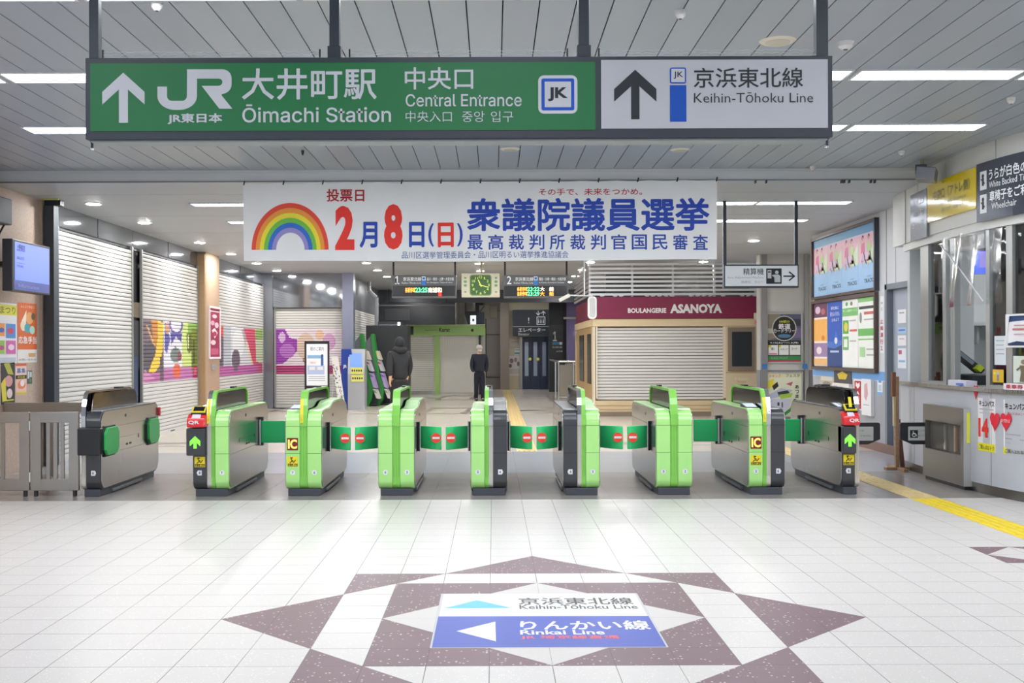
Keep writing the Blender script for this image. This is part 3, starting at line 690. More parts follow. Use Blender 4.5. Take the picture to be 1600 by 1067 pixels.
for (ang, L, w, nm) in ((math.radians(90+24), .12, .022, 'hour_hand'), (math.radians(-16), .18, .016, 'minute_hand')):
    mb = MB(); mb.line(P, [(cu-.03*math.cos(ang), cv-.03*math.sin(ang)), (cu+L*math.cos(ang), cv+L*math.sin(ang))], w, M('e4f060', .5, emit=.3), .012); mb.build(nm, dl_)
mb = MB(); g_ = M('6d9c7a', .5)
for sx in (727, 775):
    for sy, r in ((434, 2), (440, 2.6), (446, 2.6), (456, 1.8)):
        q = P.at(sx, sy); mb.disc(P, q[0], q[1], r*Y/F, r*.8*Y/F, g_, .003, .002, 12)
mb.build('emblem', ck)
mb = MB(); mb.cyl(((xa+xc)/2+.02, Y+.1, zt), ((xa+xc)/2+.02, Y+.1, HLOW), .03, M('b6b2a0', .4)); mb.build('post', ck)
# fare adjustment sign
Y = 14.3; P = Plane('F', Y); xa, zt = xz(1131, 413.5, Y); xc, zb = xz(1248, 449.5, Y)
fs_ = thing('hanging_sign', 'small white fare adjustment sign with a right arrow hanging before the bakery', 'sign', ((xa+xc)/2, Y, zb))
mb = MB(); mb.box(xa, xc, Y, Y+.1, zb, zt, DARKF); mb.build('frame', fs_, bevel=.004)
mb = MB(); mb.quadpx(P, 1133, 415.5, 1246, 447, M('dfe4ea', .4, emit=.25), 0, .005); pn = mb.build('panel', fs_)
mb = MB(); gy = M('b4b8be', .5); mb.textpx(P, '精算機', 1161, 419, 1193, 429.5, INK, .005, .008); mb.textpx(P, 'Fare Adjustment Machine', 1137, 432, 1193, 436, gy, 0, .008); mb.textpx(P, '精算机　정산기', 1158, 438.5, 1192, 442.5, gy, 0, .008); mb.build('lettering', pn)
mb = MB(); mb.quadpx(P, 1197, 419.5, 1221, 443.5, INK, .005, .008); w_ = M('e6e8ec', .5)
mb.quadpx(P, 1199, 422, 1205, 435, w_, .008, .01); mb.quadpx(P, 1199.6, 424, 1203.8, 426, INK, .01, .011); q = P.at(1213.5, 425.5); mb.disc(P, q[0], q[1], .024, .024, w_, .01, .002); mb.poly(P, [P.at(*p) for p in ((1210, 429), (1217, 429), (1219, 432), (1219, 441), (1210, 441), (1209.5, 433), (1206, 431), (1206.5, 429.5))], w_, .01, .002); mb.build('pictogram', pn)
mb = MB(); mb.line(P, [P.at(1224.5, 431.5), P.at(1240, 431.5)], .018, INK, .009); mb.line(P, [P.at(1233, 425), P.at(1241, 431.5), P.at(1233, 438)], .018, INK, .0095); mb.build('arrow', pn)
for a in (1131, 1243):
    xx, _ = xz(a, 400, Y); mb = MB(); mb.box(xx, xx+.042, Y+.03, Y+.07, zt, HLOW, DARKF); mb.build('post', fs_)
# ================================================================== TICKET GATES
GY = 11.02; GL = 1.9
def gprof(hump):
    pts = []
    def arcp(cy, cz, r, a0, a1, n=8):
        for i in range(n+1):
            a = math.radians(a0+(a1-a0)*i/n); pts.append((GY+cy+r*math.cos(a), cz+r*math.sin(a)))
    arcp(.09, .16, .09, 270, 180); arcp(.13, .755, .13, 180, 90)
    if hump: pts.extend([(GY+.5, .888), (GY+.62, .9), (GY+.74, .93), (GY+.84, .945), (GY+1.5, .945), (GY+1.6, .93), (GY+1.7, .9)])
    arcp(GL-.12, .765, .12, 90, 0); arcp(GL-.12, .19, .12, 0, -90)
    return pts
def shrink(pts, d):
    cy = sum(p[0] for p in pts)/len(pts); cz = sum(p[1] for p in pts)/len(pts); hy = GL/2; hz = .41
    return [(cy+(y-cy)*(1-d/hy), cz+(z-cz)*(1-d/hz)) for y, z in pts]
def fin_frame(mb, xa, xb, m):
    o = [(0.0, .72), (0.0, .83), (.02, .93), (.05, 1.0), (.075, 1.045), (.1, 1.07), (.14, 1.085), (1.36, 1.085), (1.43, 1.07), (1.48, 1.03), (1.5, .98), (1.5, .88)]
    i = [(.05, .72), (.05, .83), (.065, .92), (.09, .985), (.11, 1.025), (.13, 1.048), (.155, 1.062), (1.35, 1.062), (1.41, 1.05), (1.455, 1.02), (1.475, .98), (1.475, .88)]
    for k in range(len(o)-1): mb.prism([(GY+a, b) for a, b in (o[k], o[k+1], i[k+1], i[k])], 'x', xa, xb, m)
def gate(cx, segs, fin, label, nums, hump=(), flaps={}, ic=None, sticker=None, qr=None, arrow=None, yellow=False, screen=None):
    xl, xr = segs[0][1], segs[-1][2]
    t = thing('ticket_gate', label, 'ticket gate', (cx, GY+GL/2, 0), 'ticket gates in the row')
    mb = MB(); mb.box(cx+xl+.02, cx+xr-.02, GY+.03, GY+GL-.1, 0, .075, M('4c5058', .5)); mb.box(cx+xl-.005, cx+xr+.005, GY+.35, GY+1.3, .012, .045, M('6c7077', .4)); mb.build('plinth', t, bevel=.006)
    P = Plane('F', GY)
    for k, (c, a, b) in enumerate(segs):
        m = {'g': LGREEN, 's': MGREEN, 'k': GATEB, 'c': M('d6d2c8', .25, .6), 'd': MGREEN}[c]
        side = 'shell' if c in 'gk' else 'centre_strip'
        mb = MB(); pr = gprof(k in hump)
        if c in 'gk': mb.prism(pr, 'x', cx+a+.002, cx+b-.002, m, smooth=False)
        else:
            q = [(max(y, GY+.012), min(z, .87)) for y, z in gprof(False)]; mb.prism(q, 'x', cx+a, cx+b, m)
            for j in range(3): mb.box(cx+a+(b-a)*(j+.5)/3-.0015, cx+a+(b-a)*(j+.5)/3+.0015, GY+.009, GY+.012, .2, .72, M('6fb83e' if c == 's' else 'a8a49a', .4))
        sh = mb.build(side, t, bevel=.006 if c in 'gk' else 0)
        if c in 'gk':
            mb = MB()
            for z in (.718, .44): mb.box(cx+a, cx+b, GY-.0012, GY+.01, z-.002, z+.002, M('5c8f42' if c == 'g' else '17181a', .6))
            mb.build('seam', sh)
            if k in (0, len(segs)-1):
                xx = cx+a-.001 if k == 0 else cx+b+.001; s_ = -1 if k == 0 else 1
                mb = MB(); mb.prism(shrink(pr, .014), 'x', xx, xx+s_*.004, STEELG); sp = mb.build('side_panel', t)
                mb = MB(); f = xx+s_*.0042
                for z in (.7, .43): mb.box(min(f, f+s_*.001), max(f, f+s_*.001), GY+.02, GY+GL-.04, z-.003, z, M('55534f'))
                mb.box(min(f, f+s_*.001), max(f, f+s_*.001), GY+.35, GY+1.2, .565, .567, M('6a6864'))
                for yy in (.75, .86): mb.box(min(f, f+s_*.002), max(f, f+s_*.002), GY+yy, GY+yy+.06, .47, .49, M('3a3a3c'))
                for yy in (.42, 1.15): mb.box(min(f, f+s_*.002), max(f, f+s_*.002), GY+yy, GY+yy+.02, .52, .56, M('2c2c2e'))
                mb.box(min(f, f+s_*.002), max(f, f+s_*.002), GY+.72, GY+.76, .78, .81, M('4a4a4a')); mb.build('fittings', sp)
    if fin:
        fa, fb = fin
        fm = MB(); cs = [(c, a, b) for c, a, b in segs if c in 'scd']
        for c, a, b in cs: fin_frame(fm, cx+a, cx+b, MGREEN if c in 'sd' else CHROME)
        ff = fm.build('fin_frame', t)
        mb = MB(); poly = [(GY+y, z) for y, z in ((.06, .86), (.1, 1.0), (.15, 1.06), (1.36, 1.06), (1.44, 1.02), (1.47, .95), (1.47, .86))]
        mb.prism(poly, 'x', cx+fa+.012, cx+fa+.016, SMOKE); mb.prism(poly, 'x', cx+fb-.016, cx+fb-.012, SMOKE); mb.build('smoked_panel', t)
        mb = MB()
        for yy in (.25, .6, .95, 1.25): mb.box(cx+fa+.024, cx+fb-.024, GY+yy, GY+yy+.09, .86, 1.05, M('202126', .3))
        mb.box(cx+fa+.024, cx+fb-.024, GY+.2, GY+1.35, .86, .93, M('2c2d32', .3))
        mb.build('sensor_posts', t)
        mb = MB(); mb.box(cx+fa+.02, cx+fb-.02, GY+.9, GY+1.05, 1.084, 1.1, BLACK); mb.build('top_sensor', t)
        if yellow:
            mb = MB(); side = -1 if yellow == 'L' else 1; xa = cx+fa+.004 if side < 0 else cx+fa+.03
            # tall yellow notice bent down the front of the fin
            for (y0, z0, y1, z1) in ((.001, .83, .021, .93), (.021, .93, .05, 1.0), (0, .75, .001, .83)):
                mb.add([(xa, GY+y0-.003, z0), (xa+.032, GY+y0-.003, z0), (xa+.032, GY+y1-.004, z1), (xa, GY+y1-.004, z1)], [(0, 1, 2, 3)], M('f4e23a', .45))
            P2 = Plane('F', GY-.004); mb.vtext(P2, 'ICカード', xa+.016, .83, .016, INK, .0, .001, 1.15); mb.build('notice', ff)
    for k, (n, seg) in enumerate(nums):
        c, a, b = segs[seg]; uc = cx+(a+b)/2; mb = MB(); zc = .245
        if c == 'k':
            d = .012 if seg else -.012; mb.poly(P, [(uc-.02, zc-.026), (uc+.02, zc-.026), (uc+.02+max(d, 0), zc), (uc+.02, zc+.026), (uc-.02, zc+.026), (uc-.02+min(d, 0), zc)], WHITE, .003, .002)
        else: mb.disc(P, uc, zc, .026, .026, M('eef0f2', .5), .003, .002, 20)
        if n: mb.text(P, n, uc-.008, zc-.013, uc+.008, zc+.013, M('3c5a8c', .5), .03, .0045)
        mb.build('number_label', t)
    if ic is not None:
        c, a, b = segs[ic]; uc = cx+(a+b)/2; mb = MB(); mb.rrect(P, uc-.056, .475, uc+.056, .6, .004, M('7a1c10', .3), .006, .005); mb.text(P, 'IC', uc-.046, .49, uc+.046, .585, M('ffd060', .5, emit=1.2), .03, .0075); mb.build('ic_lamp', t)
    if sticker is not None:
        c, a, b = segs[sticker]; uc = cx+(a+b)/2; mb = MB(); mb.slab(P, uc-.054, .305, uc+.054, .41, YEL, 0, .002)
        mb.line(P, [(uc-.02, .40), (uc-.012, .375), (uc+.005, .368)], .009, INK, .003); mb.line(P, [(uc-.028, .345), (uc-.01, .362), (uc+.012, .352), (uc+.03, .375)], .009, INK, .003); mb.disc(P, uc-.006, .396, .008, .008, INK, .003, .001, 10)
        mb.slab(P, uc-.05, .31, uc+.05, .336, INK, .002, .003); mb.text(P, '立入禁止', uc-.046, .314, uc+.046, .332, YEL, .02, .004); mb.build('warning_sticker', t)
    if arrow is not None:
        c, a, b = segs[arrow]; s_ = -1 if arrow == 0 else 1; o = .0 if len(segs) < 3 else .055; xa, xb = (cx+a-o, cx+b-.012) if arrow == 0 else (cx+a+.012, cx+b+o)
        if len(segs) < 3: xa, xb = (cx+a-.005, cx+b-.002)
        mb = MB(); mb.box(xa, xb, GY-.05, GY+.12, .425, .705, GATEB); bx = mb.build('indicator_box', t, bevel=.012)
        mb = MB(); PA = Plane('F', GY-.052); uc = (xa+xb)/2
        arrow_up(mb, PA, uc, .5, .625, .105, .03, M('6cff3a', .5, emit=1.6), .002, arm=.034, drop=.05); mb.build('green_arrow', bx)
    if qr is not None:
        c, a, b = segs[qr]; o = .045 if len(segs) > 2 else .0
        xa, xb = (cx+a-o, cx+b-.0) if len(segs) > 2 else (cx+a-.004, cx+b+.03)
        rd = M('e2242c', .35, coat=.3); mb = MB()
        mb.prism([(GY-.075, .715), (GY+.13, .715), (GY+.13, .86), (GY+.0, .85), (GY-.06, .80)], 'x', xa, xb, rd); q = mb.build('qr_reader', t, bevel=.014)
        mb = MB(); PQ = Plane('F', GY-.075); mb.text(PQ, 'QR', xa+.055 if len(segs) < 3 else xa+.02, .745, xb-.012 if len(segs) < 3 else xb-.055, .785, WHITE, .03, .003)
        mb.add([(xa+.045, GY-.052, .809), (xb-.05, GY-.052, .809), (xb-.055, GY-.012, .847), (xa+.05, GY-.012, .847)], [(0, 1, 2, 3)], M('e9e4f4', .2)); mb.build('lettering', q)
        mb = MB(); ym = M('f0dc30', .4); x2, x3 = xa+.03, xb-.005
        mb.obox(((x2+x3)/2, GY+.04, .875), (1, 0, 0), (0, .5, .35), (0, -.35, .5), (x3-x2)/2, .06, .018, BLACK)
        mb.obox(((x2+x3)/2, GY+.032, .886), (1, 0, 0), (0, .5, .35), (0, -.35, .5), (x3-x2)/2-.006, .05, .016, ym); mb.obox(((x2+x3)/2, GY+.028, .893), (1, 0, 0), (0, .5, .35), (0, -.35, .5), (x3-x2)/2-.022, .034, .014, M('15161a', .15)); mb.build('ticket_reader', t, bevel=.003)
    if screen is not None:
        c, a, b = segs[screen]; mb = MB(); xa, xb = cx+a+.01, cx+b-.006
        mb.add([(xa, GY+.16, .89), (xb, GY+.16, .89), (xb, GY+.42, .925), (xa, GY+.42, .925), (xa, GY+.42, .88), (xb, GY+.42, .88)], [(0, 1, 2, 3), (3, 2, 5, 4), (0, 3, 4), (1, 5, 2)], M('33353a', .3))
        mb.add([(xa+.008, GY+.18, .8945), (xb-.008, GY+.18, .8945), (xb-.008, GY+.38, .9215), (xa+.008, GY+.38, .9215)], [(0, 1, 2, 3)], M('c4d0f4', .2, emit=.6)); mb.build('touch_screen', t)
    for side, kind in flaps.items():
        s_ = 1 if side == 'R' else -1; xe = cx+(xr if s_ > 0 else xl)
        if kind == 'front':
            mb = MB(); mb.cyl((xe+s_*.02, GY+.4, .425), (xe+s_*.02, GY+.4, .735), .018, M('2a2c30', .4)); mb.cyl((xe+s_*.035, GY+.37, .42), (xe+s_*.035, GY+.37, .74), .007, CHROME); hg = mb.build('flap_hinge', t)
            mb = MB(); n = 8; vs = []; fs = []
            for i in range(n+1):
                r = i/n; x = xe+s_*(.03+.237*r); y = GY+.38-.16*math.sin(r*PI/2*1.05); zt = .692+.004*math.sin(r*PI); zb = .46-.008*r
                for (dy, z) in ((0, zb), (0, zt), (.03, zt), (.03, zb)): vs.append((x, y+dy, z))
            for i in range(n):
                for j in range(4): fs.append((4*i+j, 4*i+(j+1) % 4, 4*i+4+(j+1) % 4, 4*i+4+j))
            fs += [(0, 3, 2, 1), (4*n, 4*n+1, 4*n+2, 4*n+3)]; mb.add(vs, fs, FLAPG, True); fl = mb.build('flap', t, bevel=.006)
            mb = MB(); uc = xe+s_*.212; PF = Plane('F', GY+.225); mb.disc(PF, uc, .578, .051, .051, M('f2482e', .45), .012, .003, 28); mb.slab(PF, uc-.038, .567, uc+.038, .589, WHITE, .012, .014)
            mb.build('no_entry_sign', fl)
        else:
            yy = GY+1.38; mb = MB(); mb.cyl((xe+s_*.02, yy, .41), (xe+s_*.02, yy, .70), .012, M('dcdcd8', .3)); mb.box(min(xe, xe+s_*.05), max(xe, xe+s_*.05), yy+.02, yy+.07, .4, .73, M('26282c', .4)); mb.build('flap_hinge', t)
            mb = MB(); mb.box(min(xe+s_*.035, xe+s_*.31), max(xe+s_*.035, xe+s_*.31), yy-.01, yy+.02, .433, .687, FLAPG); mb.build('flap', t, bevel=.008)
    return t
def three(l, r, c=None):
    if c == 'cr': return [(l, -.185, -.042), ('s', -.042, 0), ('c', 0, .042), (r, .042, .185)]
    if c == 'cl': return [(l, -.185, -.042), ('c', -.042, 0), ('s', 0, .042), (r, .042, .185)]
    return [(l, -.185, -.038), ('s', -.038, .037), (r, .037, .185)]
GX = lambda k: -.05+.95*k
gate(GX(-3), three('k', 'g', 'cl'), (-.042, .042), 'ticket gate with black left side, red QR reader and green arrow, at the left', [('8', 0), ('7', 3)], flaps={'R': 'back'}, sticker=0, qr=0, arrow=0, yellow='L', screen=0)
gate(GX(-2), three('g', 'g'), (-.038, .037), 'all green ticket gate numbered 7 and 6 with a red IC lamp', [('7', 0), ('6', 2)], hump=(2,), flaps={'R': 'front'}, ic=0, sticker=0, yellow='L', screen=0)
gate(GX(-1), three('g', 'g'), (-.038, .037), 'all green ticket gate numbered 6 and 5', [('6', 0), ('5', 2)], hump=(2,), flaps={'L': 'front', 'R': 'front'})
gate(GX(0), three('g', 'k', 'cr'), (-.042, .042), 'ticket gate with green left side numbered 5 and black right side', [('5', 0), ('4', 3)], hump=(3,), flaps={'L': 'front', 'R': 'front'})
gate(GX(1), three('k', 'g', 'cl'), (-.042, .042), 'ticket gate with black left side numbered 4 and green right side', [('4', 0), ('3', 3)], hump=(3,), flaps={'L': 'front', 'R': 'front'})
gate(GX(2), three('g', 'g'), (-.038, .037), 'all green ticket gate numbered 3 and 2, in front of the bakery shutter', [('3', 0), ('2', 2)], flaps={'L': 'front'})
gate(GX(3), three('g', 'k', 'cr'), (-.042, .042), 'ticket gate with red IC lamp on green left side and black right side', [('2', 0), ('1', 3)], flaps={'L': 'back'}, ic=0, sticker=0, yellow='L', screen=0)
gate(3.66, [('k', -.09, .045), ('c', .045, .09)], (-.045, .09), 'narrow black ticket gate with red QR reader at the right end', [('1', 0)], flaps={'L': 'back'}, sticker=0, qr=0, arrow=0, yellow='R', screen=0)
g8 = gate(-4.13, [('c', -.1, -.055), ('k', -.055, .1)], (-.1, .0), 'black and steel ticket gate with folded green pads beside the left fence', [('8', 1)])
# end gate extras: pads, black box
mb = MB(); mb.box(-4.255, -4.02, GY-.045, GY+.1, .43, .71, M('24262a', .35)); mb.build('indicator_box', g8, bevel=.012)
for y0, y1 in ((GY+.03, GY+.42), (GY+1.42, GY+1.8)):
    mb = MB(); x = -4.13+.1
    def octo(g, a): return [(y0-g+a, .42-g), (y1+g-a, .42-g), (y1+g, .42-g+a), (y1+g, .705+g-a), (y1+g-a, .705+g), (y0-g+a, .705+g), (y0-g, .705+g-a), (y0-g, .42-g+a)]
    mb.prism(octo(.018, .07), 'x', x, x+.022, BLACK); mb.prism(octo(0, .06), 'x', x+.02, x+.05, M('35b45c', .4)); mb.build('folded_flap', g8, bevel=.006)
mb = MB(); mb.box(-4.02, -4.0, GY+1.86, GY+1.9, .72, .82, M('e04048', .4)); mb.build('qr_reader', g8)

# low steel fence at left
P = Plane('F', 11.1)
def rail_gate(xa, xb, label, hinge):
    t = thing('fence_gate', label, 'fence', ((xa+xb)/2, 11.1, 0), 'steel fence leaves left of the gates')
    Y0, Y1 = 11.08, 11.12; w = .1
    z0, z1 = .06, .87
    mb = MB(); mb.box(xa, xa+w, Y0, Y1, z0, z1, FENCE).box(xb-w, xb, Y0, Y1, z0, z1, FENCE); mb.box(xa+w, xb-w, Y0, Y1, z1-.11, z1, FENCE).box(xa+w, xb-w, Y0, Y1, z0, z0+.12, FENCE); mb.build('frame', t, bevel=.004)
    n = 4
    for i in range(1, n):
        x = xa+w+(xb-xa-2*w)*i/n; mb = MB(); mb.box(x-.02, x+.02, Y0+.008, Y1-.008, z0+.12, z1-.11, FENCE); mb.build('bar', t, bevel=.003)
    for x in (xa+.03, xb-.06):
        mb = MB(); mb.box(x, x+.03, Y0, Y1, 0, z0, DARK); mb.build('foot', t)
    return t
ft = rail_gate(-4.77, -4.28, 'short steel fence leaf with vertical bars beside the end gate', False)
rail_gate(-5.7, -4.79, 'wide steel fence leaf with vertical bars at the left edge', True)
mb = MB()
for z in (.15, .68): mb.cyl((-4.78, 11.07, z), (-4.78, 11.07, z+.1), .012, CHROME)
mb.build('hinge', ft)
t = thing('handrail', 'flat steel handrail behind the left fence', 'railing', (-5.0, 13.2, 0))
mb = MB(); mb.box(-5.88, -4.3, 12.9, 12.98, .76, .88, FENCE); mb.build('rail', t, bevel=.006)
for x in (-5.3, -4.4):
    mb = MB(); mb.box(x-.03, x+.03, 12.91, 12.97, 0, .76, FENCE); mb.build('post', t, bevel=.005)
# wheelchair lane paddles
def paddle(xa, xb, left_hinge, label, Y=12.35):
    t = thing('barrier_paddle', label, 'barrier', ((xa+xb)/2, Y, .4), 'black wheelchair lane paddles'); c = .06
    z1 = CH-(660-543.6)*Y/F; z0 = CH-(694-543.6)*Y/F
    if left_hinge: poly = [(xa, z0), (xb-.14, z0), (xb, z0+.06), (xb, z1-.015), (xb-.015, z1), (xa, z1)]
    else: poly = [(xa+.14, z0), (xb, z0), (xb, z1), (xa+.015, z1), (xa, z1-.015), (xa, z0+.06)]
    mb = MB(); mb.prism(poly, 'y', Y, Y+.04, M('2b2d33', .4)); pd = mb.build('paddle', t, bevel=.004)
    P = Plane('F', Y); mb = MB(); pa, pb = (xa+.0, xb-.08) if left_hinge else (xa+.09, xb-.06); mb.rrect(P, pa, z0+.045, pb, z1-.045, .008, M('c9ccca', .4), .004, .004); ic = mb.build('notice_plate', pd)
    mb = MB(); 
    if not left_hinge:
        u, v = pa+.02, z0+.075; mb.slab(P, u, v, u+.09, v+.09, INK, .004, .006); mb.ring(P, u+.045, v+.035, .016, .024, WHITE, .007); mb.line(P, [(u+.035, v+.075), (u+.04, v+.045), (u+.065, v+.045), (u+.075, v+.02)], .009, WHITE, .0075)
    mb.text(P, 'この先', pb-.2, z1-.1, pb-.11, z1-.08, M('7a7c7e', .5), 0, .006); mb.text(P, '車いす専用改札', pb-.2, z0+.09, pb-.02, z0+.11, M('7a7c7e', .5), 0, .006); mb.build('lettering', ic)
    xh = xa if left_hinge else xb
    mb = MB(); mb.cyl((xh, Y+.02, z0-.02), (xh, Y+.02, z1+.02), .018, STEEL); mb.build('hinge', t); return t
paddle(3.78, 4.44, True, 'black paddle with a pale notice plate right of the narrow end gate')
paddle(4.67, 5.13, False, 'black paddle with a wheelchair notice in front of the steel cabinet')
# ================================================================== SHUTTERS
def inpoly(x, y, P):
    r = False; n = len(P)
    for i in range(n):
        x1, y1 = P[i]; x2, y2 = P[i-1]
        if (y1 > y) != (y2 > y) and x < (x2-x1)*(y-y1)/(y2-y1)+x1: r = not r
    return r
def picture(shapes):
    sh = [(s[0], s[1], lin(s[2])) for s in shapes]
    def f(s, t):
        c = None
        for k, g, col in sh:
            if k == 'r': ok = g[0] <= s <= g[2] and g[1] <= t <= g[3]
            elif k == 'e': ok = ((s-g[0])/g[2])**2+((t-g[1])/g[3])**2 < 1
            elif k == 'o': q = ((s-g[0])/g[2])**2+((t-g[1])/g[3])**2; ok = g[4] < q < 1
            else: ok = inpoly(s, t, g)
            if ok: c = col
        return c
    return f
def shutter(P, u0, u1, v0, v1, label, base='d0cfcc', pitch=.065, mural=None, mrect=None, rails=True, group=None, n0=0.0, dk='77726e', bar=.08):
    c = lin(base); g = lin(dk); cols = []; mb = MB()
    nr = int((v1-v0)/pitch); du = (u1-u0)
    if mrect: bu = sorted({u0, u1}|{mrect[0]+k*.03 for k in range(int((mrect[2]-mrect[0])/.03)+1)}|{mrect[2]}); bu = [b for b in bu if u0 <= b <= u1]
    else: bu = [u0, u1]
    prof = [(0, 0), (.14, .012), (.5, .016), (.88, .012), (1, .0)]
    for r in range(nr+1):
        zb = v0+bar+r*pitch if bar else v0+r*pitch
        if zb+pitch > v1: break
        for k in range(len(prof)-1):
            a, na = prof[k]; b, nb = prof[k+1]; za, zc = zb+a*pitch, zb+b*pitch; zm = (za+zc)/2
            inm = mrect and mrect[1] < zm < mrect[3]
            xs = bu if inm else [u0, u1]
            for i in range(len(xs)-1):
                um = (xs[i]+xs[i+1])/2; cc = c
                if k == 0: cc = g  # dark gap between slats, groove shade put into the face colour
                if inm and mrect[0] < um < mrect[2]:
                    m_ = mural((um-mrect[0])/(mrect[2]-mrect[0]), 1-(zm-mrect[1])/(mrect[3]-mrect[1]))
                    if m_: cc = m_ if k else tuple(q*.4 for q in m_[:3])+(1,)  # mural colour darkened in the grooves for the same shade
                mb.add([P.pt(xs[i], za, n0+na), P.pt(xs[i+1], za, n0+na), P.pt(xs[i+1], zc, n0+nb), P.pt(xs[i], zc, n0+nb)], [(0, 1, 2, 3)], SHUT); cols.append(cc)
    top = zb
    q = [P.pt(u, v, n) for u in (u0, u1) for v in (v0, v0+max(bar, .01)) for n in (n0-.0, n0+.02)]
    mb.add(q, [(0, 1, 3, 2), (4, 6, 7, 5), (0, 4, 5, 1), (2, 3, 7, 6), (0, 2, 6, 4), (1, 5, 7, 3)], SHUT); cols += [c]*6
    o0 = (P.pt(u0, v0)+P.pt(u1, v0))/2
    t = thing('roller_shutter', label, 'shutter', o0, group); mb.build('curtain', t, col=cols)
    if rails:
        for u in (u0-.03, u1-.02):
            mb = MB(); mb.slab(P, u, v0-0.0, u+.05, v1, M('a3a29f', .35, .5), n0-.01, n0+.03); mb.build('guide_rail', t)
    mb = MB(); mb.slab(P, (u0+u1)/2-.12, v0+.03, (u0+u1)/2+.12, v0+.05, DARK, n0+.02, n0+.024) if bar else None; mb.build('grip', t)
    return t
mur1 = picture([('r', (0, 0, .34, 1), '75656f'), ('r', (.34, 0, .68, 1), 'e4e3ee'), ('r', (.68, 0, .87, 1), 'c9da82'), ('r', (.8, 0, 1, .3), '86b34e'), ('r', (.87, .1, 1, 1), '7a8a34'),
    ('p', [(.13, 0), (.26, 0), (.22, .45), (.17, .4)], 'cf8a45'), ('p', [(.05, .1), (.08, .1), (.2, .42), (.18, .45)], 'e0b070'), ('e', (.1, .6, .12, .25), '5b5560'), ('p', [(.24, 0), (.34, .05), (.33, .45), (.27, .75), (.18, .86), (.09, .84), (.2, .55), (.24, .3)], 'f2cc45'),
    ('p', [(.36, 0), (.46, .3), (.4, .55), (.36, .5)], '5a55a5'), ('e', (.41, .12, .05, .1), 'c49a80'), ('o', (.57, .06, .13, .16, .55), '6a5cae'), ('p', [(.46, .2), (.68, .2), (.67, .36), (.56, .26), (.48, .4)], '4a4596'),
    ('e', (.56, .58, .1, .13), '76807e'), ('e', (.63, .6, .04, .09), '8a4050'), ('p', [(.54, .42), (.57, .42), (.57, .6), (.53, .6)], '667a70'), ('p', [(.77, .2), (.87, .2), (.88, .5), (.82, .55), (.78, .5)], '5f6a18'), ('r', (.8, .22, .815, .45), 'e8f0b0'), ('r', (.9, .3, .94, .75), '3f4a18'),
    ('r', (0, .86, 1, 1), 'b868a4'), ('r', (.34, .79, .87, 1), 'bd72ac'), ('p', [(.03, .8), (.2, .95), (0, 1)], 'd08ab8'), ('e', (.58, .85, .07, .13), 'e06a48'), ('r', (.28, .6, .34, 1), '5c4f5c'), ('r', (.9, .78, 1, 1), 'a83058'), ('r', (.92, .82, .98, .95), 'd86a80')])
mur2 = picture([('r', (0, 0, 1, 1), 'd9dbe0'), ('r', (0, 0, .16, 1), 'd65a48'), ('e', (.12, .5, .1, .3), '5d5563'), ('e', (.07, .22, .05, .09), '70606a'), ('e', (.05, .12, .07, .08), 'e8855a'), ('r', (.16, 0, .3, .8), 'b9bfc6'), ('e', (.45, .35, .12, .3), 'eceef0'), ('e', (.4, .68, .085, .22), '635a66'),
    ('p', [(.52, .05), (.6, 0), (.66, .3), (.6, .4)], 'bcae b0'.replace(' ', '')), ('p', [(.56, .02), (.82, .02), (.84, .5), (.92, .82), (.78, .82), (.66, .35)], 'd6506a'), ('p', [(.6, .3), (.63, .3), (.78, .8), (.74, .8)], 'ead9a8'), ('r', (.83, 0, 1, .26), '9ac060'), ('r', (.84, .26, 1, .75), 'd0dcb8'), ('r', (0, .8, 1, 1), 'b85ea2'), ('r', (.36, .75, .44, .92), '635a66'), ('r', (.88, .78, .98, 1), 'c84a70')])
mur3 = picture([('r', (0, 0, 1, 1), 'e3d6de'), ('p', [(0, .02), (.14, .02), (.2, .2), (.32, .25), (.4, .42), (.1, .78), (0, .8)], '9a44ac'), ('e', (.09, .2, .05, .12), 'd9b8e0'), ('e', (.17, .5, .12, .16), 'b673c4'), ('e', (.45, .4, .14, .3), 'd9c0b0'), ('e', (.66, .15, .06, .12), 'e8c2a0'), ('o', (.45, .7, .05, .06, .4), 'a06a4a'), ('e', (.8, .3, .1, .18), 'd0a0c8'), ('e', (.6, .55, .06, .1), 'ecd8c8'), ('r', (0, .83, 1, 1), 'ae3f74')])
PL = Plane('L', XL)
def wy(px): return F*5.9/(VX-px)
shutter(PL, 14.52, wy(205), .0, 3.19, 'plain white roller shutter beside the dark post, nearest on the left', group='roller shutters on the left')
mb = MB(); mb.box(XL-.3, XL-.05, 17.6, 18.0, 0, 3.2, M('202227')); mb.box(XL-.05, XL-.02, 17.6, 17.98, 1.2, 2.0, M('34353b')); mb.box(XL-.05, XL-.015, 17.66, 17.9, .3, 1.4, M('3a4a6a', .2)); mb.box(XL-.05, XL-.01, 17.6, 17.98, 2.05, 2.3, M('6e6450', .5))
o = mb.build('door_2'); o['kind'] = 'structure'
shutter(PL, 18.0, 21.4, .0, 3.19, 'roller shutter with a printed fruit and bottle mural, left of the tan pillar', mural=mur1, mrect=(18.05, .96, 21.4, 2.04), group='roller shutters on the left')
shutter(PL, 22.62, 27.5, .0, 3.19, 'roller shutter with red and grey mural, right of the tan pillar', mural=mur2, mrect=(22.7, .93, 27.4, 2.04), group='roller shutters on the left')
PF3 = Plane('F', 27.72)
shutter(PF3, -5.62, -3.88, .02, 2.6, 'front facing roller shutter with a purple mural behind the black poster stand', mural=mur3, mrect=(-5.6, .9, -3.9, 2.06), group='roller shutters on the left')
PS = Plane('L', -3.82)
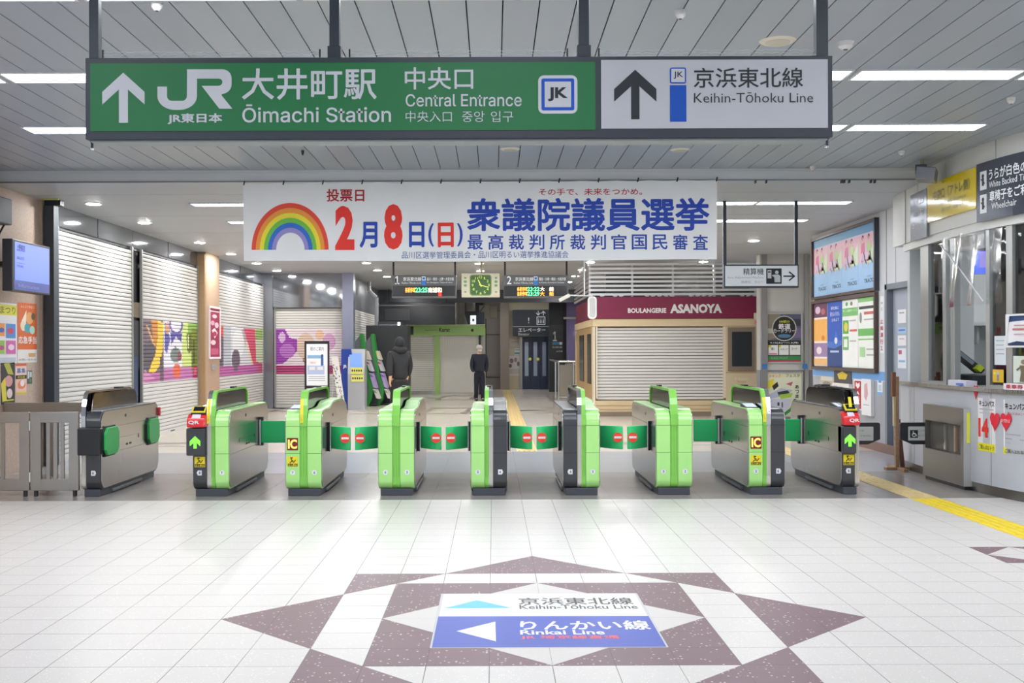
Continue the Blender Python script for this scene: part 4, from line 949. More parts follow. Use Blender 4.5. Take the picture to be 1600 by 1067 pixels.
t = shutter(PS, 28.3, 35.5, .0, 2.62, 'far narrow roller shutter behind the brochure racks', group='roller shutters on the left')
# dark post and bits at left
t = thing('dark_post', 'tall dark steel post standing between the stone wall and the first shutter', 'post', (-5.78, 14.1, 0))
mb = MB(); mb.box(-5.85, -5.72, 14.0, 14.16, 0, 3.4, M('37414b', .4)); mb.build('shaft', t, bevel=.005)
mb = MB(); mb.box(-5.85, -5.64, 14.02, 14.14, 3.4, HLOW, M('2d333a')); mb.build('bracket', t)
mb = MB(); mb.box(-5.85, -5.62, 13.9, 13.93, 3.455, 3.469, M('d6d27a')); mb.build('yellow_tag', t)
def screen_thing():
    t = thing('wall_monitor', 'blue lit information screen on the stone wall at far left', 'screen', (-5.62, 12.85, 2.2))
    mb = MB(); mb.box(-5.62, -5.5, 12.3, 13.35, 2.19, 2.79, M('30343c', .35)); mb.build('case', t, bevel=.01)
    P = Plane('L', -5.5); mb = MB(); mb.slab(P, 12.36, 2.32, 13.31, 2.76, M('7088e8', .3, emit=.75), 0, .004); mb.slab(P, 12.34, 2.21, 13.31, 2.32, M('4a55a0', .3, emit=.5), 0, .003); sc = mb.build('display', t)
    mb = MB(); k = M('3a4ba8', .4); mb.text(P, '上野東京', 12.4, 2.66, 12.62, 2.74, k, .02, .006); mb.text(P, '運転状況', 12.4, 2.56, 12.6, 2.6, k, 0, .006); mb.text(P, '平常運転', 12.4, 2.47, 12.58, 2.5, k, 0, .006); mb.text(P, 'Information', 12.45, 2.24, 13.0, 2.28, M('b8c4f8', .4), 0, .006)
    mb.slab(P, 12.4, 2.52, 12.62, 2.523, k, .004, .006); mb.build('lettering', sc)
    mb = MB(); mb.box(-5.9, -5.62, 12.7, 12.9, 2.5, 2.56, BLACK); mb.box(-5.63, -5.6, 12.5, 13.1, 2.4, 2.65, BLACK); mb.build('bracket', t)
screen_thing()
t = thing('loudspeaker_box', 'grey box on a bracket above the blue wall screen', 'speaker box', (-5.7, 12.3, 2.85))
mb = MB(); mb.box(-5.86, -5.55, 11.9, 12.42, 2.95, 3.25, M('5b6068', .45)); mb.build('case', t, bevel=.015)
mb = MB(); mb.box(-5.87, -5.8, 12.1, 12.2, 3.05, 3.1, BLACK); mb.tube([(-5.62, 12.36, 2.95), (-5.62, 12.2, 2.8), (-5.68, 12.1, 2.6), (-5.74, 12.0, 2.4)], .012, BLACK, 6); mb.build('cable', t)
def poster(P, u0, v0, u1, v1, base, el, name, label, cat='poster', group=None, n=0.002, frame=None, fw=.03):
    if frame:
        t = thing(name, label, cat, P.pt((u0+u1)/2, v0), group)
        mb = MB(); mb.slab(P, u0-fw, v0-fw, u1+fw, v0, frame, 0, .03); mb.slab(P, u0-fw, v1, u1+fw, v1+fw, frame, 0, .03); mb.slab(P, u0-fw, v0, u0, v1, frame, 0, .03); mb.slab(P, u1, v0, u1+fw, v1, frame, 0, .03); mb.build('frame', t, bevel=.003)
        n = .012
    mb = MB(); mb.slab(P, u0, v0, u1, v1, M(base, .5), 0, n)
    if frame: sh = mb.build('sheet', t)
    else: sh = tag(mb.build(name), label, cat, group); t = sh
    mb = MB(); X = lambda x: u0+(u1-u0)*x; Yv = lambda y: v1-(v1-v0)*y; h = n+.0006
    for e in el:
        h += .0004
        if e[0] == 'r': mb.slab(P, X(e[1]), Yv(e[4]), X(e[3]), Yv(e[2]), M(e[5], .5), h-.0004, h)
        elif e[0] == 'e': mb.disc(P, X(e[1]), Yv(e[2]), e[3]*(u1-u0), e[4]*(v1-v0), M(e[5], .5), h, .0003, 20)
        elif e[0] == 'p': mb.poly(P, [(X(a), Yv(b)) for a, b in e[1]], M(e[2], .5), h, .0003)
        elif e[0] == 't': mb.text(P, e[1], X(e[2]), Yv(e[5]), X(e[4]), Yv(e[3]), M(e[6], .5), e[7] if len(e) > 7 else 0, h)
    mb.build('print', sh)
    return t
def ppx(P, a, b, c, d):  # left px, top py, right px, bottom py measured at the left edge
    u0, v1 = P.at(a, b); _, v0 = P.at(a, d); u1, _ = P.at(c, b); return u0, v0, u1, v1
poster(PL, *ppx(PL, 27, 472, 57, 567), 'f3ece6', [('r', 0, 0, 1, .78, 'e2713a'), ('e', .3, .38, .16, .09, 'f5e8c8'), ('e', .62, .25, .2, .1, 'f0b070'), ('e', .5, .42, .16, .08, '5aa8b8'), ('e', .75, .45, .14, .07, 'b0d8c8'), ('p', [(.2, .3), (.45, .12), (.42, .34)], 'fff2e0'), ('e', .8, .22, .1, .06, '6a5a50'), ('t', '応急手当', .03, .56, .97, .68, 'fbf6f0', .02), ('t', 'みんなで学ぼう', .15, .04, .85, .09, 'fbe8d8', 0), ('r', .55, .84, .9, .9, 'd8a870'), ('t', 'お問い合わせ', .05, .93, .95, .97, '8a8a90')], 'wall_poster', 'orange first aid poster on the stone wall at left', group='posters on the left stone wall')
poster(PL, *ppx(PL, -24, 470, 26, 569), 'f2eff0', [('r', 0, .03, 1, .2, 'e6e04a'), ('t', '健康まつり', .05, .05, .95, .18, '8a8420', .02), ('r', .05, .34, .28, .55, 'e89a48'), ('r', .31, .34, .6, .55, 'f09a50'), ('r', .64, .34, .95, .58, '5a90d8'), ('e', .78, .46, .1, .05, 'd84a60'), ('r', .31, .62, .6, .84, '9cc860'), ('e', .5, .74, .08, .04, 'c85a8a'), ('r', .64, .62, .95, .84, 'd86ab0'), ('e', .8, .73, .1, .05, 'f6d8ea'), ('e', .5, .45, .08, .04, '4a66b8'), ('r', .05, .9, .95, .97, 'c8d0dc')], 'wall_poster', 'white poster with colourful squares at the left picture edge', group='posters on the left stone wall')
poster(PL, *ppx(PL, 1, 567, 23, 632), '35343a', [('p', [(.2, .02), (.6, .0), (.9, .3), (.5, .28)], 'b8b848'), ('e', .55, .45, .28, .14, 'e0a0a0'), ('p', [(0, .5), (.3, .35), (.4, .9), (.1, .95)], 'e8d848'), ('e', .6, .75, .2, .12, 'f0d8d8'), ('r', .1, .9, .9, .93, 'e8e040')], 'wall_poster', 'dark and yellow narrow poster on the stone wall, lowest at left', group='posters on the left stone wall')
poster(PL, *ppx(PL, 24, 569, 41, 618), 'f4c8b8', [('r', 0, 0, 1, .06, 'e25a28'), ('r', .05, .12, .95, .32, 'e9e4ea'), ('t', '募集', .1, .13, .9, .3, '6a5a8a', .02), ('r', 0, .36, 1, .48, '22201a'), ('t', '参加者', .15, .38, .85, .46, 'e8e040'), ('e', .55, .66, .35, .14, 'f08a5a'), ('e', .6, .62, .2, .1, 'f6f0f4'), ('r', .05, .9, .95, .96, 'e8d848')], 'wall_poster', 'pink and orange narrow poster beside the dark yellow one', group='posters on the left stone wall')
poster(PL, *ppx(PL, 42, 579, 50, 600), '56605c', [('r', .1, .05, .4, .6, 'e4e8ec'), ('r', .5, .1, .9, .5, 'c8d4d8'), ('e', .6, .75, .25, .15, '6a8a60')], 'wall_poster', 'smallest green grey leaflet on the stone wall', group='posters on the left stone wall')
PP = Plane('L', -5.75)
poster(PP, *ppx(PP, 326.5, 481, 342, 558), '9a1848', [('r', 0, .05, 1, .07, 'f0e0e8'), ('e', .5, .16, .24, .04, 'f0d8e2'), ('e', .3, .3, .2, .05, 'e8a8c0'), ('e', .7, .34, .2, .06, 'e8c8d8'), ('p', [(.2, .45), (.5, .4), (.8, .5), (.5, .62)], 'f0e0e8'), ('e', .5, .52, .2, .05, 'b8285a'), ('e', .35, .7, .25, .05, 'f0d0dc'), ('r', .15, .82, .85, .95, 'c8587e')], 'wall_poster', 'crimson narrow poster in a white frame on the tan pillar', frame=M('e9e4e6', .5), fw=.04)
mb = MB(); u0, v0, u1, v1 = ppx(PP, 330, 569, 336, 578); mb.slab(PP, u0, v0, u1, v1, M('b5b0a8', .4, .4), 0, .02); mb.slab(PP, u0+.05, v0+.05, u1-.05, v1-.03, M('8f98a6'), .02, .024); tag(mb.build('wall_switch'), 'small grey switch plate below the crimson poster on the pillar', 'switch')

# poster stand, leaning banner, info machine, racks, black cabinet
Y = 25.0; P = Plane('F', Y)
def tx(px, Y): return (px-VX)*Y/F
def tz(py, Y): return CH-(py-VY-.3)*Y/F
t = thing('poster_stand', 'black floor stand holding a white notice, before the purple mural shutter', 'sign stand', (tx(495, Y), Y, 0))
mb = MB()
for a in (477, 513): mb.box(tx(a, Y)-.02, tx(a, Y)+.02, Y, Y+.05, .03, tz(532, Y), BLACK)
mb.box(tx(477, Y), tx(513, Y), Y, Y+.05, tz(537, Y), tz(532, Y), BLACK); mb.box(tx(477, Y), tx(513, Y), Y, Y+.05, tz(606, Y), tz(602, Y), BLACK); mb.box(tx(477, Y), tx(513, Y), Y, Y+.05, tz(612, Y), tz(609, Y), BLACK)
for a in (477, 513): mb.box(tx(a, Y)-.03, tx(a, Y)+.03, Y-.22, Y+.25, 0, .04, BLACK)
mb.build('frame', t, bevel=.004)
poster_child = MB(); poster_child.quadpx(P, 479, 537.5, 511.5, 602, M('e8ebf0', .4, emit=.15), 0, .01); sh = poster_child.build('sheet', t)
mb = MB(); mb.textpx(P, '駅のご案内', 485, 542, 506, 548, M('6a6458'), 0, .013); mb.quadpx(P, 480.5, 555, 502, 560, M('8ab4dc'), .01, .012); mb.quadpx(P, 482, 563, 495, 570, M('f4f0f2'), .01, .012); mb.textpx(P, 'お知らせ', 485, 565, 493, 568, M('c05060'), 0, .014); mb.quadpx(P, 480.5, 571, 507, 585, M('b9c4e4'), .01, .012)
for a in (483, 496): mb.quadpx(P, a, 573, a+9, 578, WHITE, .012, .014)
for yy in (588, 591, 594): mb.quadpx(P, 482, yy, 508, yy+.8, M('9a9aa2'), .01, .012)
q = P.at(503.5, 556); mb.disc(P, q[0], q[1], .03, .04, M('33507a'), .014, .002, 12); mb.quadpx(P, 501.5, 558, 505.5, 571, M('3a66a8'), .012, .014); mb.build('print', sh)
t = thing('leaning_banner', 'tall white banner with black dots leaning on a thin stand', 'banner', (tx(529, 24.5), 24.5, 0))
Y = 24.5; mb = MB(); pts = [(517, 555), (528, 555), (541, 634), (531, 634)]
mb.prism([(tx(a, Y), max(tz(b, Y)-.16, .02)) for a, b in [(517, 545), (528, 545), (541, 640), (531, 640)]], 'y', Y, Y+.02, M('e6e4e0', .5)); sh = mb.build('sheet', t)
mb = MB(); Pb = Plane('F', Y)
for i in range(60):
    r = random.random(); s_ = random.random(); x = 518+r*13.2+s_*9; y = 560+r*70
    q = (tx(x, Y), tz(y, Y)-.14); mb.disc(Pb, q[0], max(q[1], .05), .012, .012, M('3c3c42'), .003, .001, 6)
mb.build('dots', sh)
mb = MB(); mb.cyl((tx(521, Y), Y+.04, 1.2), (tx(514, Y), Y+.3, 0), .008, M('c9c9c9', .3)); mb.cyl((tx(521, Y), Y+.03, 1.2), (tx(542, Y), Y-.02, .0), .008, M('c9c9c9', .3)); mb.build('prop', t)
# information machine
Y = 26.9; t = thing('info_machine', 'blue and silver information machine between the dotted banner and the racks', 'kiosk machine', (tx(552, Y), Y, 0))
zt = tz(545, Y); A = lambda px, py: (tx(px, Y), max(0, tz(py, Y)+.0))
mb = MB(); mb.prism([A(533, 545), A(548, 545), A(553, 570), A(553, 636), A(533, 636)], 'y', Y+.02, Y+.5, M('1c3f9c', .35)); mb.build('side_body', t)
mb = MB(); prof = [(0.02, 0), (.02, .5), (.0, .9), (.1, 1.28), (.2, zt), (.5, zt), (.5, 0)]
xa, xb = tx(544, Y), tx(570, Y); mb.prism([(Y-.1+a, b) for a, b in prof], 'x', xa, xb, M('b4b8be', .35, .3)); fr = mb.build('front', t)
mb = MB(); mb.add([(xa+.06, Y-.07, 1.02+.03), (xb-.05, Y-.07, 1.02+.03), (xb-.09, Y+.03, 1.42), (xa+.02, Y+.03, 1.42)], [(0, 1, 2, 3)], M('6f8fd0', .2, emit=.6)); mb.build('screen', fr)
P = Plane('F', Y-.11); mb = MB()
for j in (0, 1):
    mb.quadpx(P, 548+j*1, 574+j*12, 567+j*1, 584.5+j*12, M('e3e070', .5), 0, .004)
    for i in range(5): q = P.at(550.5+i*3.5+j, 579+j*12); mb.disc(P, q[0], q[1], .02, .03, M('3a3a52'), .006, .001, 8)
mb.build('notice', fr)
PJ = Plane('F', Y+.02); mb = MB(); mb.textpx(PJ, 'JR', 536, 570, 542, 576, WHITE, .03, .003); mb.build('lettering', t)
# brochure racks
for i, (dx, Y, lab) in enumerate(((0, 28.65, 'green edged brochure rack nearest the information machine'), (17.5, 29.2, 'green edged brochure rack beside the black cabinet'))):
    t = thing('brochure_rack', lab, 'rack', (tx(572+dx, Y), Y, 0), 'brochure racks')
    A = lambda px, py, Y=Y, dx=dx: (tx(px+dx, Y), 0.0 if py > 635 else max(0.0, tz(py, Y)-(.0 if py < 600 else .05)))
    mb = MB(); mb.prism([A(552, 536), A(562, 524), A(569, 560), A(577, 600), A(577, 612), A(573, 636), A(560, 636)], 'y', Y, Y+.42, M('6c7078', .4)); mb.build('side_panel', t)
    ed = [(562, 522), (566, 521), (570, 548), (576, 585), (583, 603), (581, 618), (576, 632), (571, 632), (577, 606), (569, 575), (565, 550)]
    mb = MB(); mb.prism([A(a, b) for a, b in ed], 'y', Y-.03, Y+.45, M('2d8a3c', .35)); mb.build('green_edge', t)
    mb = MB(); mb.prism([A(552, 634), A(590, 634), A(590, 637), A(552, 637)], 'y', Y-.02, Y+.46, BLACK); mb.build('base', t)
    cb = ['d8d0c0', 'c8c8d4', 'b9a8d8', 'e4e0da']
    for j, (a, b, c, d) in enumerate(((568, 547, 573, 562), (571, 562, 577, 580), (576, 582, 583, 603), (582, 604, 588, 620))):
        mb = MB(); mb.prism([A(a, b), A(a+5, b+1), A(c+5, d), A(c, d-1)], 'y', Y-.01, Y+.5, M(cb[j], .5)); br_ = mb.build('brochures', t)
        mb = MB(); mb.prism([A(a+1, b+2), A(a+4, b+3), A(c+1, b+7), A(a+2, b+6)], 'y', Y-.014, Y-.011, M(('e8d848', 'c05070', '8060b0', '909090')[j])); mb.build('print', br_)
Y = 30.0; t = thing('black_cabinet', 'tall black cabinet left of the green striped kiosk', 'cabinet', (tx(604, Y), Y+.5, 0))
mb = MB(); mb.box(tx(572, Y), tx(637, Y), Y, Y+1.1, 0, tz(508, Y), M('24272b', .45)); mb.build('body', t, bevel=.01)
mb = MB(); mb.box(tx(590, Y), tx(628, Y), Y+.1, Y+.5, tz(508, Y), tz(502, Y), M('2c2f34')); mb.box(tx(592, Y), tx(626, Y), Y+.09, Y+.1, tz(507.5, Y), tz(507, Y), CHROME); mb.build('top_tray', t)
mb = MB(); mb.box(tx(621, Y), tx(625, Y), Y+.06, Y+.09, tz(508, Y), tz(503, Y), M('ffffff', emit=2)); mb.build('lamp', t)

# ================================================================== GREEN KIOSK
Y = 36.0; P = Plane('F', Y)
t = thing('small_kiosk', 'closed kiosk with a light green fascia and white shutters', 'kiosk', (tx(697, Y), Y+.8, 0))
gk = M('a3c97a', .45); X0, X1 = tx(636, Y), tx(758, Y)
mb = MB(); mb.box(X0, X1, Y-.1, Y+.1, tz(524, Y), tz(507, Y), gk); mb.box(X0, X1, Y-.12, Y+.1, tz(508.5, Y), tz(507, Y), M('d5dcbc', .5)); fa = mb.build('fascia', t, bevel=.005)
PK = Plane('F', Y-.1); mb = MB(); mb.quadpx(PK, 638, 510, 646, 523, BLACK, 0, .01); mb.textpx(PK, 'Karat', 686, 512, 703, 518.5, M('2a3020'), .02, .004); mb.textpx(PK, 'Happiness & Fruit', 664, 514.5, 684, 517.5, M('44503a'), 0, .004); q = PK.at(738, 516); mb.disc(PK, q[0], q[1], .05, .05, M('2a3020'), .004, .003, 16); mb.build('lettering', fa)
mb = MB(); mb.box(X0, X1, Y+.1, Y+1.6, 0, tz(512, Y), M('b9b8b2', .5)); mb.build('body', t)
mb = MB(); mb.box(tx(679, Y), tx(687, Y), Y-.02, Y+.1, 0, tz(524, Y), gk); mb.build('green_post', t)
cols = []; mb = MB(); Ps = Plane('F', Y+.08)
z = .04; xa, xb = tx(640, Y), tx(679, Y)
while z < 2.0: mb.slab(Ps, xa, z, xb, z+.055, M('e2e0da', .45), 0, .02); z += .07
mb.slab(Ps, xa, 0, xb, .12, STEEL, .02, .03); mb.build('roller_shutter', t)
mb = MB(); mb.slab(Ps, tx(687, Y), 0, tx(748, Y), tz(524, Y), M('dedcd6', .45), 0, .02)
for i in range(22): x = tx(689+i*2.6, Y); mb.slab(Ps, x, .02, x+.006, tz(525, Y), M('b2b1aa'), .02, .024)
dr = mb.build('pleated_screen', t); mb = MB(); mb.slab(Ps, tx(693, Y), .06, tx(748, Y), tz(543, Y), M('d8d6d0', .45), .03, .045); mb.build('lower_panel', dr)
mb = MB(); mb.box(tx(748, Y), tx(751, Y), Y, Y+.1, 0, tz(524, Y), BLACK); mb.build('edge_trim', t)
# dark screen above the kiosk and service pipes
Y = 35.0; mb = MB(); xa, xb = tx(592, Y), tx(711, Y); zt_ = 3.05
mb.box(xa, xb, Y, Y+.3, tz(507, Y), zt_, M('17181b', .18)); t = thing('dark_advert_box', 'wide unlit black panel above the green kiosk fascia', 'panel', ((xa+xb)/2, Y, tz(507, Y)+.05)); mb.build('panel', t, bevel=.01)
mb = MB(); mb.box(xa, xb, Y-.02, Y, tz(478, Y), tz(476, Y), M('55585c')); mb.box(xa+.2, xa+1.0, Y-.03, Y, tz(500, Y), tz(482, Y), M('26282c', .3)); 
for x in (xa+.3, xb-.3): mb.box(x, x+.05, Y+.1, Y+.15, zt_, HLOW, BLACK)
mb.build('bracket', t)
for a, r_, z0, lab in ((716, .18, tz(507, 38), 'wide grey service pipe left of the clock, behind the boards'), (733.5, .16, tz(486, 38), 'shorter grey service pipe below the clock')):
    mb = MB(); mb.cyl((tx(a+2, 38), 38.2, max(z0, 2.35)), (tx(a+2, 38), 38.2, HLOW), r_, M('9c9688', .4), 20); 
    if a < 720: mb.cyl((tx(a+2, 38), 38.2, 2.3), (tx(a+2, 38), 38.2, 2.36), .3, M('9c9688', .4), 20, .3); mb.cyl((tx(a+2, 38), 38.2, 2.36), (tx(a+2, 38), 38.2, 2.75), .3, M('9c9688', .4), 20, .18)
    tag(mb.build('service_pipe'), lab, 'pipe')
mb = MB(); Y = 38.0; mb.box(tx(749, Y), tx(765, Y), Y, Y+.3, tz(498, Y), tz(477, Y), M('a69f8c', .5)); mb.box(tx(766, Y), tx(777, Y), Y, Y+.3, tz(497, Y), tz(479, Y), M('a69f8c', .5)); mb.box(tx(757, Y), tx(758, Y), Y+.1, Y+.15, tz(477, Y), HLOW, BLACK); tag(mb.build('duct_box'), 'beige service boxes right of the pipes under the clock', 'service box')
mb = MB(); mb.box(tx(735, 36), tx(744, 36), 35.95, 36.0, tz(507, 36), tz(493, 36), M('e8ecf2', emit=.9)); mb.quadpx(Plane('F', 35.95), 738, 498, 741, 502, M('3a4a70'), 0, .005); tag(mb.build('small_sign'), 'small white lit sign standing on top of the green kiosk', 'sign')
mb = MB(); mb.box(tx(746, 36), tx(757, 36), 36.0, 36.3, tz(507, 36), tz(488, 36), M('2a3448', .4)); mb.bar((tx(749, 36), 36.1, tz(488, 36)), (tx(757, 36), 36.1, tz(478, 36)), .04, .04, M('4a5468')); tag(mb.build('antenna_box'), 'dark blue device on top of the green kiosk at its right end', 'device')
mb = MB()
for a, b in ((586, 591),): mb.cyl((tx(588.5, 31), 31, 0), (tx(588.5, 31), 31, 3.0), .055, M('b9bcc0', .4)); mb.cyl((tx(588.5, 31), 31, 3.0), (tx(577, 31), 31.0, 3.2), .055, M('b9bcc0', .4)); mb.cyl((tx(577, 31), 31, 3.2), (tx(577, 31), 31, HLOW), .055, M('b9bcc0', .4))
tag(mb.build('service_pipe'), 'pale bent drain pipe beside the far narrow shutter', 'pipe')

# ================================================================== LIFT
Y = 40.4; P = Plane('F', Y)
t = thing('lift', 'lift with dark blue glazed doors under a black sign', 'lift', (tx(836, Y), Y, 0))
mb = MB(); mb.box(tx(812, Y), tx(816, Y), Y-.06, Y+.02, 0, tz(525, Y), STEELD); mb.box(tx(857, Y), tx(861, Y), Y-.06, Y+.02, 0, tz(524, Y), STEEL); mb.box(tx(812, Y), tx(861, Y), Y-.06, Y+.02, tz(526, Y), tz(524, Y), STEEL); mb.build('door_frame', t)
for a, b in ((816, 829.3), (829.6, 843.2), (843.5, 857)):
    mb = MB(); mb.box(tx(a, Y), tx(b, Y), Y-.04, Y, 0.01, tz(526.5, Y), M('232c45', .35)); lf = mb.build('door_leaf', t)
    xm = (tx(a, Y)+tx(b, Y))/2; mb = MB(); mb.box(xm-.07, xm+.07, Y-.05, Y-.04, tz(588, Y), tz(535, Y), M('9aa3b2', .15, .3)); mb.build('window', lf)
for a in (828, 840.5): q = P.at(a, 561); mb = MB(); mb.disc(P, q[0], q[1], .06, .06, M('e8d848', .5), .055, .01, 14); mb.build('sticker', t)
mb = MB(); mb.box(tx(857.5, Y), tx(859.5, Y), Y-.08, Y-.06, tz(556, Y), tz(547, Y), BLACK); mb.build('call_panel', t)
t = thing('lift_sign', 'black lift sign with pictogram above the lift doors', 'sign', (tx(832, 40), 40, tz(525, 40)))
Y = 40.0; P = Plane('F', Y); mb = MB(); mb.quadpx(P, 801, 484, 862, 525, M('2c3036', .4), -.3, 0); mb.quadpx(P, 801, 483.6, 862, 484.4, CHROME, 0, .01); mb.quadpx(P, 801, 510, 861, 510.8, M('c9c9c4'), 0, .01); pb = mb.build('panel', t)
w_ = M('e4e4e4', .5); mb = MB(); mb.textpx(P, 'エレベーター', 810, 512.5, 852, 518.5, w_, .02, .02); mb.textpx(P, 'Elevator', 810, 520, 827, 524, w_, .0, .02); mb.build('lettering', pb)
mb = MB(); q0 = P.at(838.5, 507.5); q1 = P.at(852, 494.5); mb.slab(P, q0[0], q0[1], q1[0], q1[1], w_, 0, .02); mb.slab(P, q0[0]+.03, q0[1]+.03, q1[0]-.03, q1[1]-.03, M('2c3036'), .02, .024)
for i in range(3): x = q0[0]+.075+.085*i; mb.slab(P, x-.02, q0[1]+.06, x+.02, q0[1]+.17, w_, .024, .03); mb.disc(P, x, q0[1]+.21, .02, .02, w_, .03, .005, 10)
mb.line(P, [P.at(841, 486), P.at(841, 492)], .03, w_, .02); mb.line(P, [P.at(838, 489), P.at(841, 492.3), P.at(844, 489)], .03, w_, .021); mb.line(P, [P.at(849, 492.5), P.at(849, 486.5)], .03, w_, .02); mb.line(P, [P.at(846, 489.5), P.at(849, 486.2), P.at(852, 489.5)], .03, w_, .021); mb.textpx(P, '!', 825, 496, 827, 505, w_, 0, .02); mb.build('pictogram', pb)
P = Plane('F', 40.45)
poster(P, *ppx(P, 796, 530, 813, 542), 'd8d2c4', [('r', .1, .3, .9, .4, 'b8b0a4')], 'wall_notice', 'upper pale notice left of the lift', 'notice')
poster(P, *ppx(P, 804, 544, 813, 555), 'c8ccc8', [('r', 0, .6, 1, .8, '4a8a90'), ('r', .1, .2, .9, .3, '7a8a98')], 'wall_notice', 'small notice with a teal bar left of the lift', 'notice')
poster(P, *ppx(P, 793, 556, 814, 587), 'd2c8c0', [('e', .3, .25, .15, .12, '8a7a78'), ('e', .6, .2, .12, .12, '9a8488'), ('e', .8, .4, .1, .12, '7a7074'), ('e', .2, .5, .12, .1, '6a6468'), ('r', .1, .65, .9, .9, 'c0b8b0')], 'wall_notice', 'lower notice with grey figures left of the lift', 'notice')
# platform number panel
Y = 38.0; P = Plane('F', Y); t = thing('platform_panel', 'tall dark panel numbered 1 right of the lift', 'sign', (tx(868, Y), Y, 0))
mb = MB(); mb.box(tx(858, Y), tx(880, Y), Y, Y+.2, 0, tz(462, Y), M('2e3137', .4)); pb = mb.build('panel', t)
mb = MB(); mb.textpx(P, '1', 864, 518, 870, 533, w_, .01, .004); mb.textpx(P, '京浜東北線', 863, 541, 878, 544, w_, 0, .004); mb.textpx(P, '山手線', 869, 547.5, 879, 550, w_, 0, .004); mb.quadpx(P, 863, 534.5, 879, 538.5, M('3a90c0'), 0, .004); mb.quadpx(P, 874, 534.5, 878, 538.5, w_, .004, .006); mb.build('lettering', pb)
# railing
t = thing('railing', 'steel railing with glass infill beside the bakery door', 'railing', (2.1, 31, 0))
mb = MB()
for x, y in ((1.87, 31), (1.9, 33), (2.3, 31.0)): mb.cyl((x, y, 0), (x, y, 1.13), .025, CHROME)
mb.build('post', t); mb = MB(); mb.tube([(1.9, 36, 1.14), (1.87, 31, 1.14), (2.9, 31, 1.14)], .03, STEEL); mb.tube([(1.87, 31, .12), (2.6, 31, .12)], .015, STEEL); mb.build('handrail', t)
mb = MB(); mb.box(1.9, 2.28, 30.99, 31.0, .16, 1.05, M('a8a6a2', .15, .6)); mb.box(2.32, 2.8, 30.99, 31.0, .16, 1.05, M('a8a6a2', .15, .6)); mb.build('infill_panel', t)
# small white camera on an arm
t = thing('security_camera', 'white security camera on a thin arm left of the bakery fascia', 'camera', (2.1, 23.6, 2.66))
mb = MB(); mb.obox((tx(882, 23.6), 23.6, tz(466, 23.6)), (1, -.2, .5), (0, 1, 0), (-.5, 0, 1), .13, .05, .04, M('d2d0c4', .4)); mb.build('body', t, bevel=.01); mb = MB(); mb.cyl((tx(889, 23.6), 23.6, tz(462, 23.6)), (2.2, 23.9, tz(462, 23.6)), .015, WHITE); mb.cyl((2.0, 23.6, tz(462, 23.6)), (2.0, 23.6, HLOW), .015, WHITE); mb.build('arm', t)

# ================================================================== BAKERY KIOSK
YK = 24.0; P = Plane('F', YK); X0 = tx(930, YK); X1 = 5.98; cr = M('d9c39c', .5); crl = M('e2d6bd', .5); BUR = M('7c1840', .4)
t = thing('bakery_kiosk', 'closed beige bakery kiosk with a maroon fascia and wide roller shutter', 'kiosk', ((X0+X1)/2, 26.5, 0))
mb = MB(); mb.box(X0, X1, YK+.12, 29.2, 0, 2.35, crl); mb.build('body', t)
mb = MB(); zf0, zf1 = tz(499, YK), tz(465, YK)
mb.box(X0-.02, 6.02, YK-.05, YK+.2, zf0, zf1, BUR); mb.box(X0-.02, X0+.2, YK+.2, 29.3, zf0, zf1, BUR); fa = mb.build('fascia', t, bevel=.01)
mb = MB(); mb.box(X0-.06, X1, YK-.02, YK+.2, tz(511, YK), zf0, cr); mb.box(X0-.06, X0+.1, YK+.2, 29.3, tz(511, YK), zf0, cr); mb.build('cornice', t, bevel=.012)
PA = Plane('F', YK-.05); mb = MB(); lw = M('e9e6e6', .5); mb.textpx(PA, 'BOULANGERIE', 981, 481.5, 1041, 489, lw, .035, .004); mb.textpx(PA, 'ASANOYA', 1047, 475, 1128, 489.5, lw, .05, .006); mb.build('lettering', fa)
PZ = Plane('L', X0-.02); mb = MB()
mb.slab(Plane('F', YK-.051), tx(918, YK), tz(498, YK), tx(919, YK), tz(497, YK), BUR, 0, .001)
mb = MB(); mb.rrect(Plane('F', YK-.07), tx(918.5, YK), tz(499, YK), tx(932, YK), tz(464, YK), .08, M('e6e7e6', .35, emit=.25), .02, .14); mb.build('round_sign', t)
mb = MB(); mb.rrect(Plane('F', YK-.07), tx(920.5, YK), tz(497, YK), tx(930, YK), tz(466, YK), .06, M('cfd0ce', .35), .024, .003); mb.build('round_sign_face', t)
P9 = Plane('F', YK-.01); mb = MB(); mb.quadpx(P9, 1177, 489, 1191, 499, M('e0dcc0'), .04, .046); mb.quadpx(P9, 1178, 501, 1192, 507, M('e2a090'), .04, .046); mb.textpx(P9, 'SALE', 1180, 502.5, 1190, 505.5, M('c02820'), .03, .05); mb.build('stickers', t)
# wide shutter of the kiosk: slats are one pattern
mb = MB(); xa, xb = tx(933.5, YK), tx(1130.5, YK); z = tz(626, YK); m1 = M('dedbd6', .45); m2 = M('5f5b58', .6); Psh = Plane('F', YK+.08)
mb.slab(Psh, xa, z, xb, tz(512, YK), m2, -.01, 0)
while z < tz(514, YK): mb.slab(Psh, xa, z+.008, xb, z+.064, m1, 0, .018); z += .0705
mb.build('roller_shutter', t, bevel=.004, seg=1)
for a, b in ((931, 933.5), (1130.5, 1134)): mb = MB(); mb.box(tx(a, YK), tx(b, YK), YK, YK+.12, .4, tz(511, YK), crl); mb.build('jamb', t)
mb = MB(); mb.box(X0, xb+.05, YK, YK+.12, .1, tz(627, YK), cr); 
for yy in (635, 641): mb.box(X0, xb+.05, YK-.01, YK, tz(yy, YK), tz(yy, YK)+.015, M('b89e74'))
mb.box(X0-.02, X1, YK-.02, YK+.12, 0, .1, M('8a7a68', .5)); mb.build('counter_front', t)
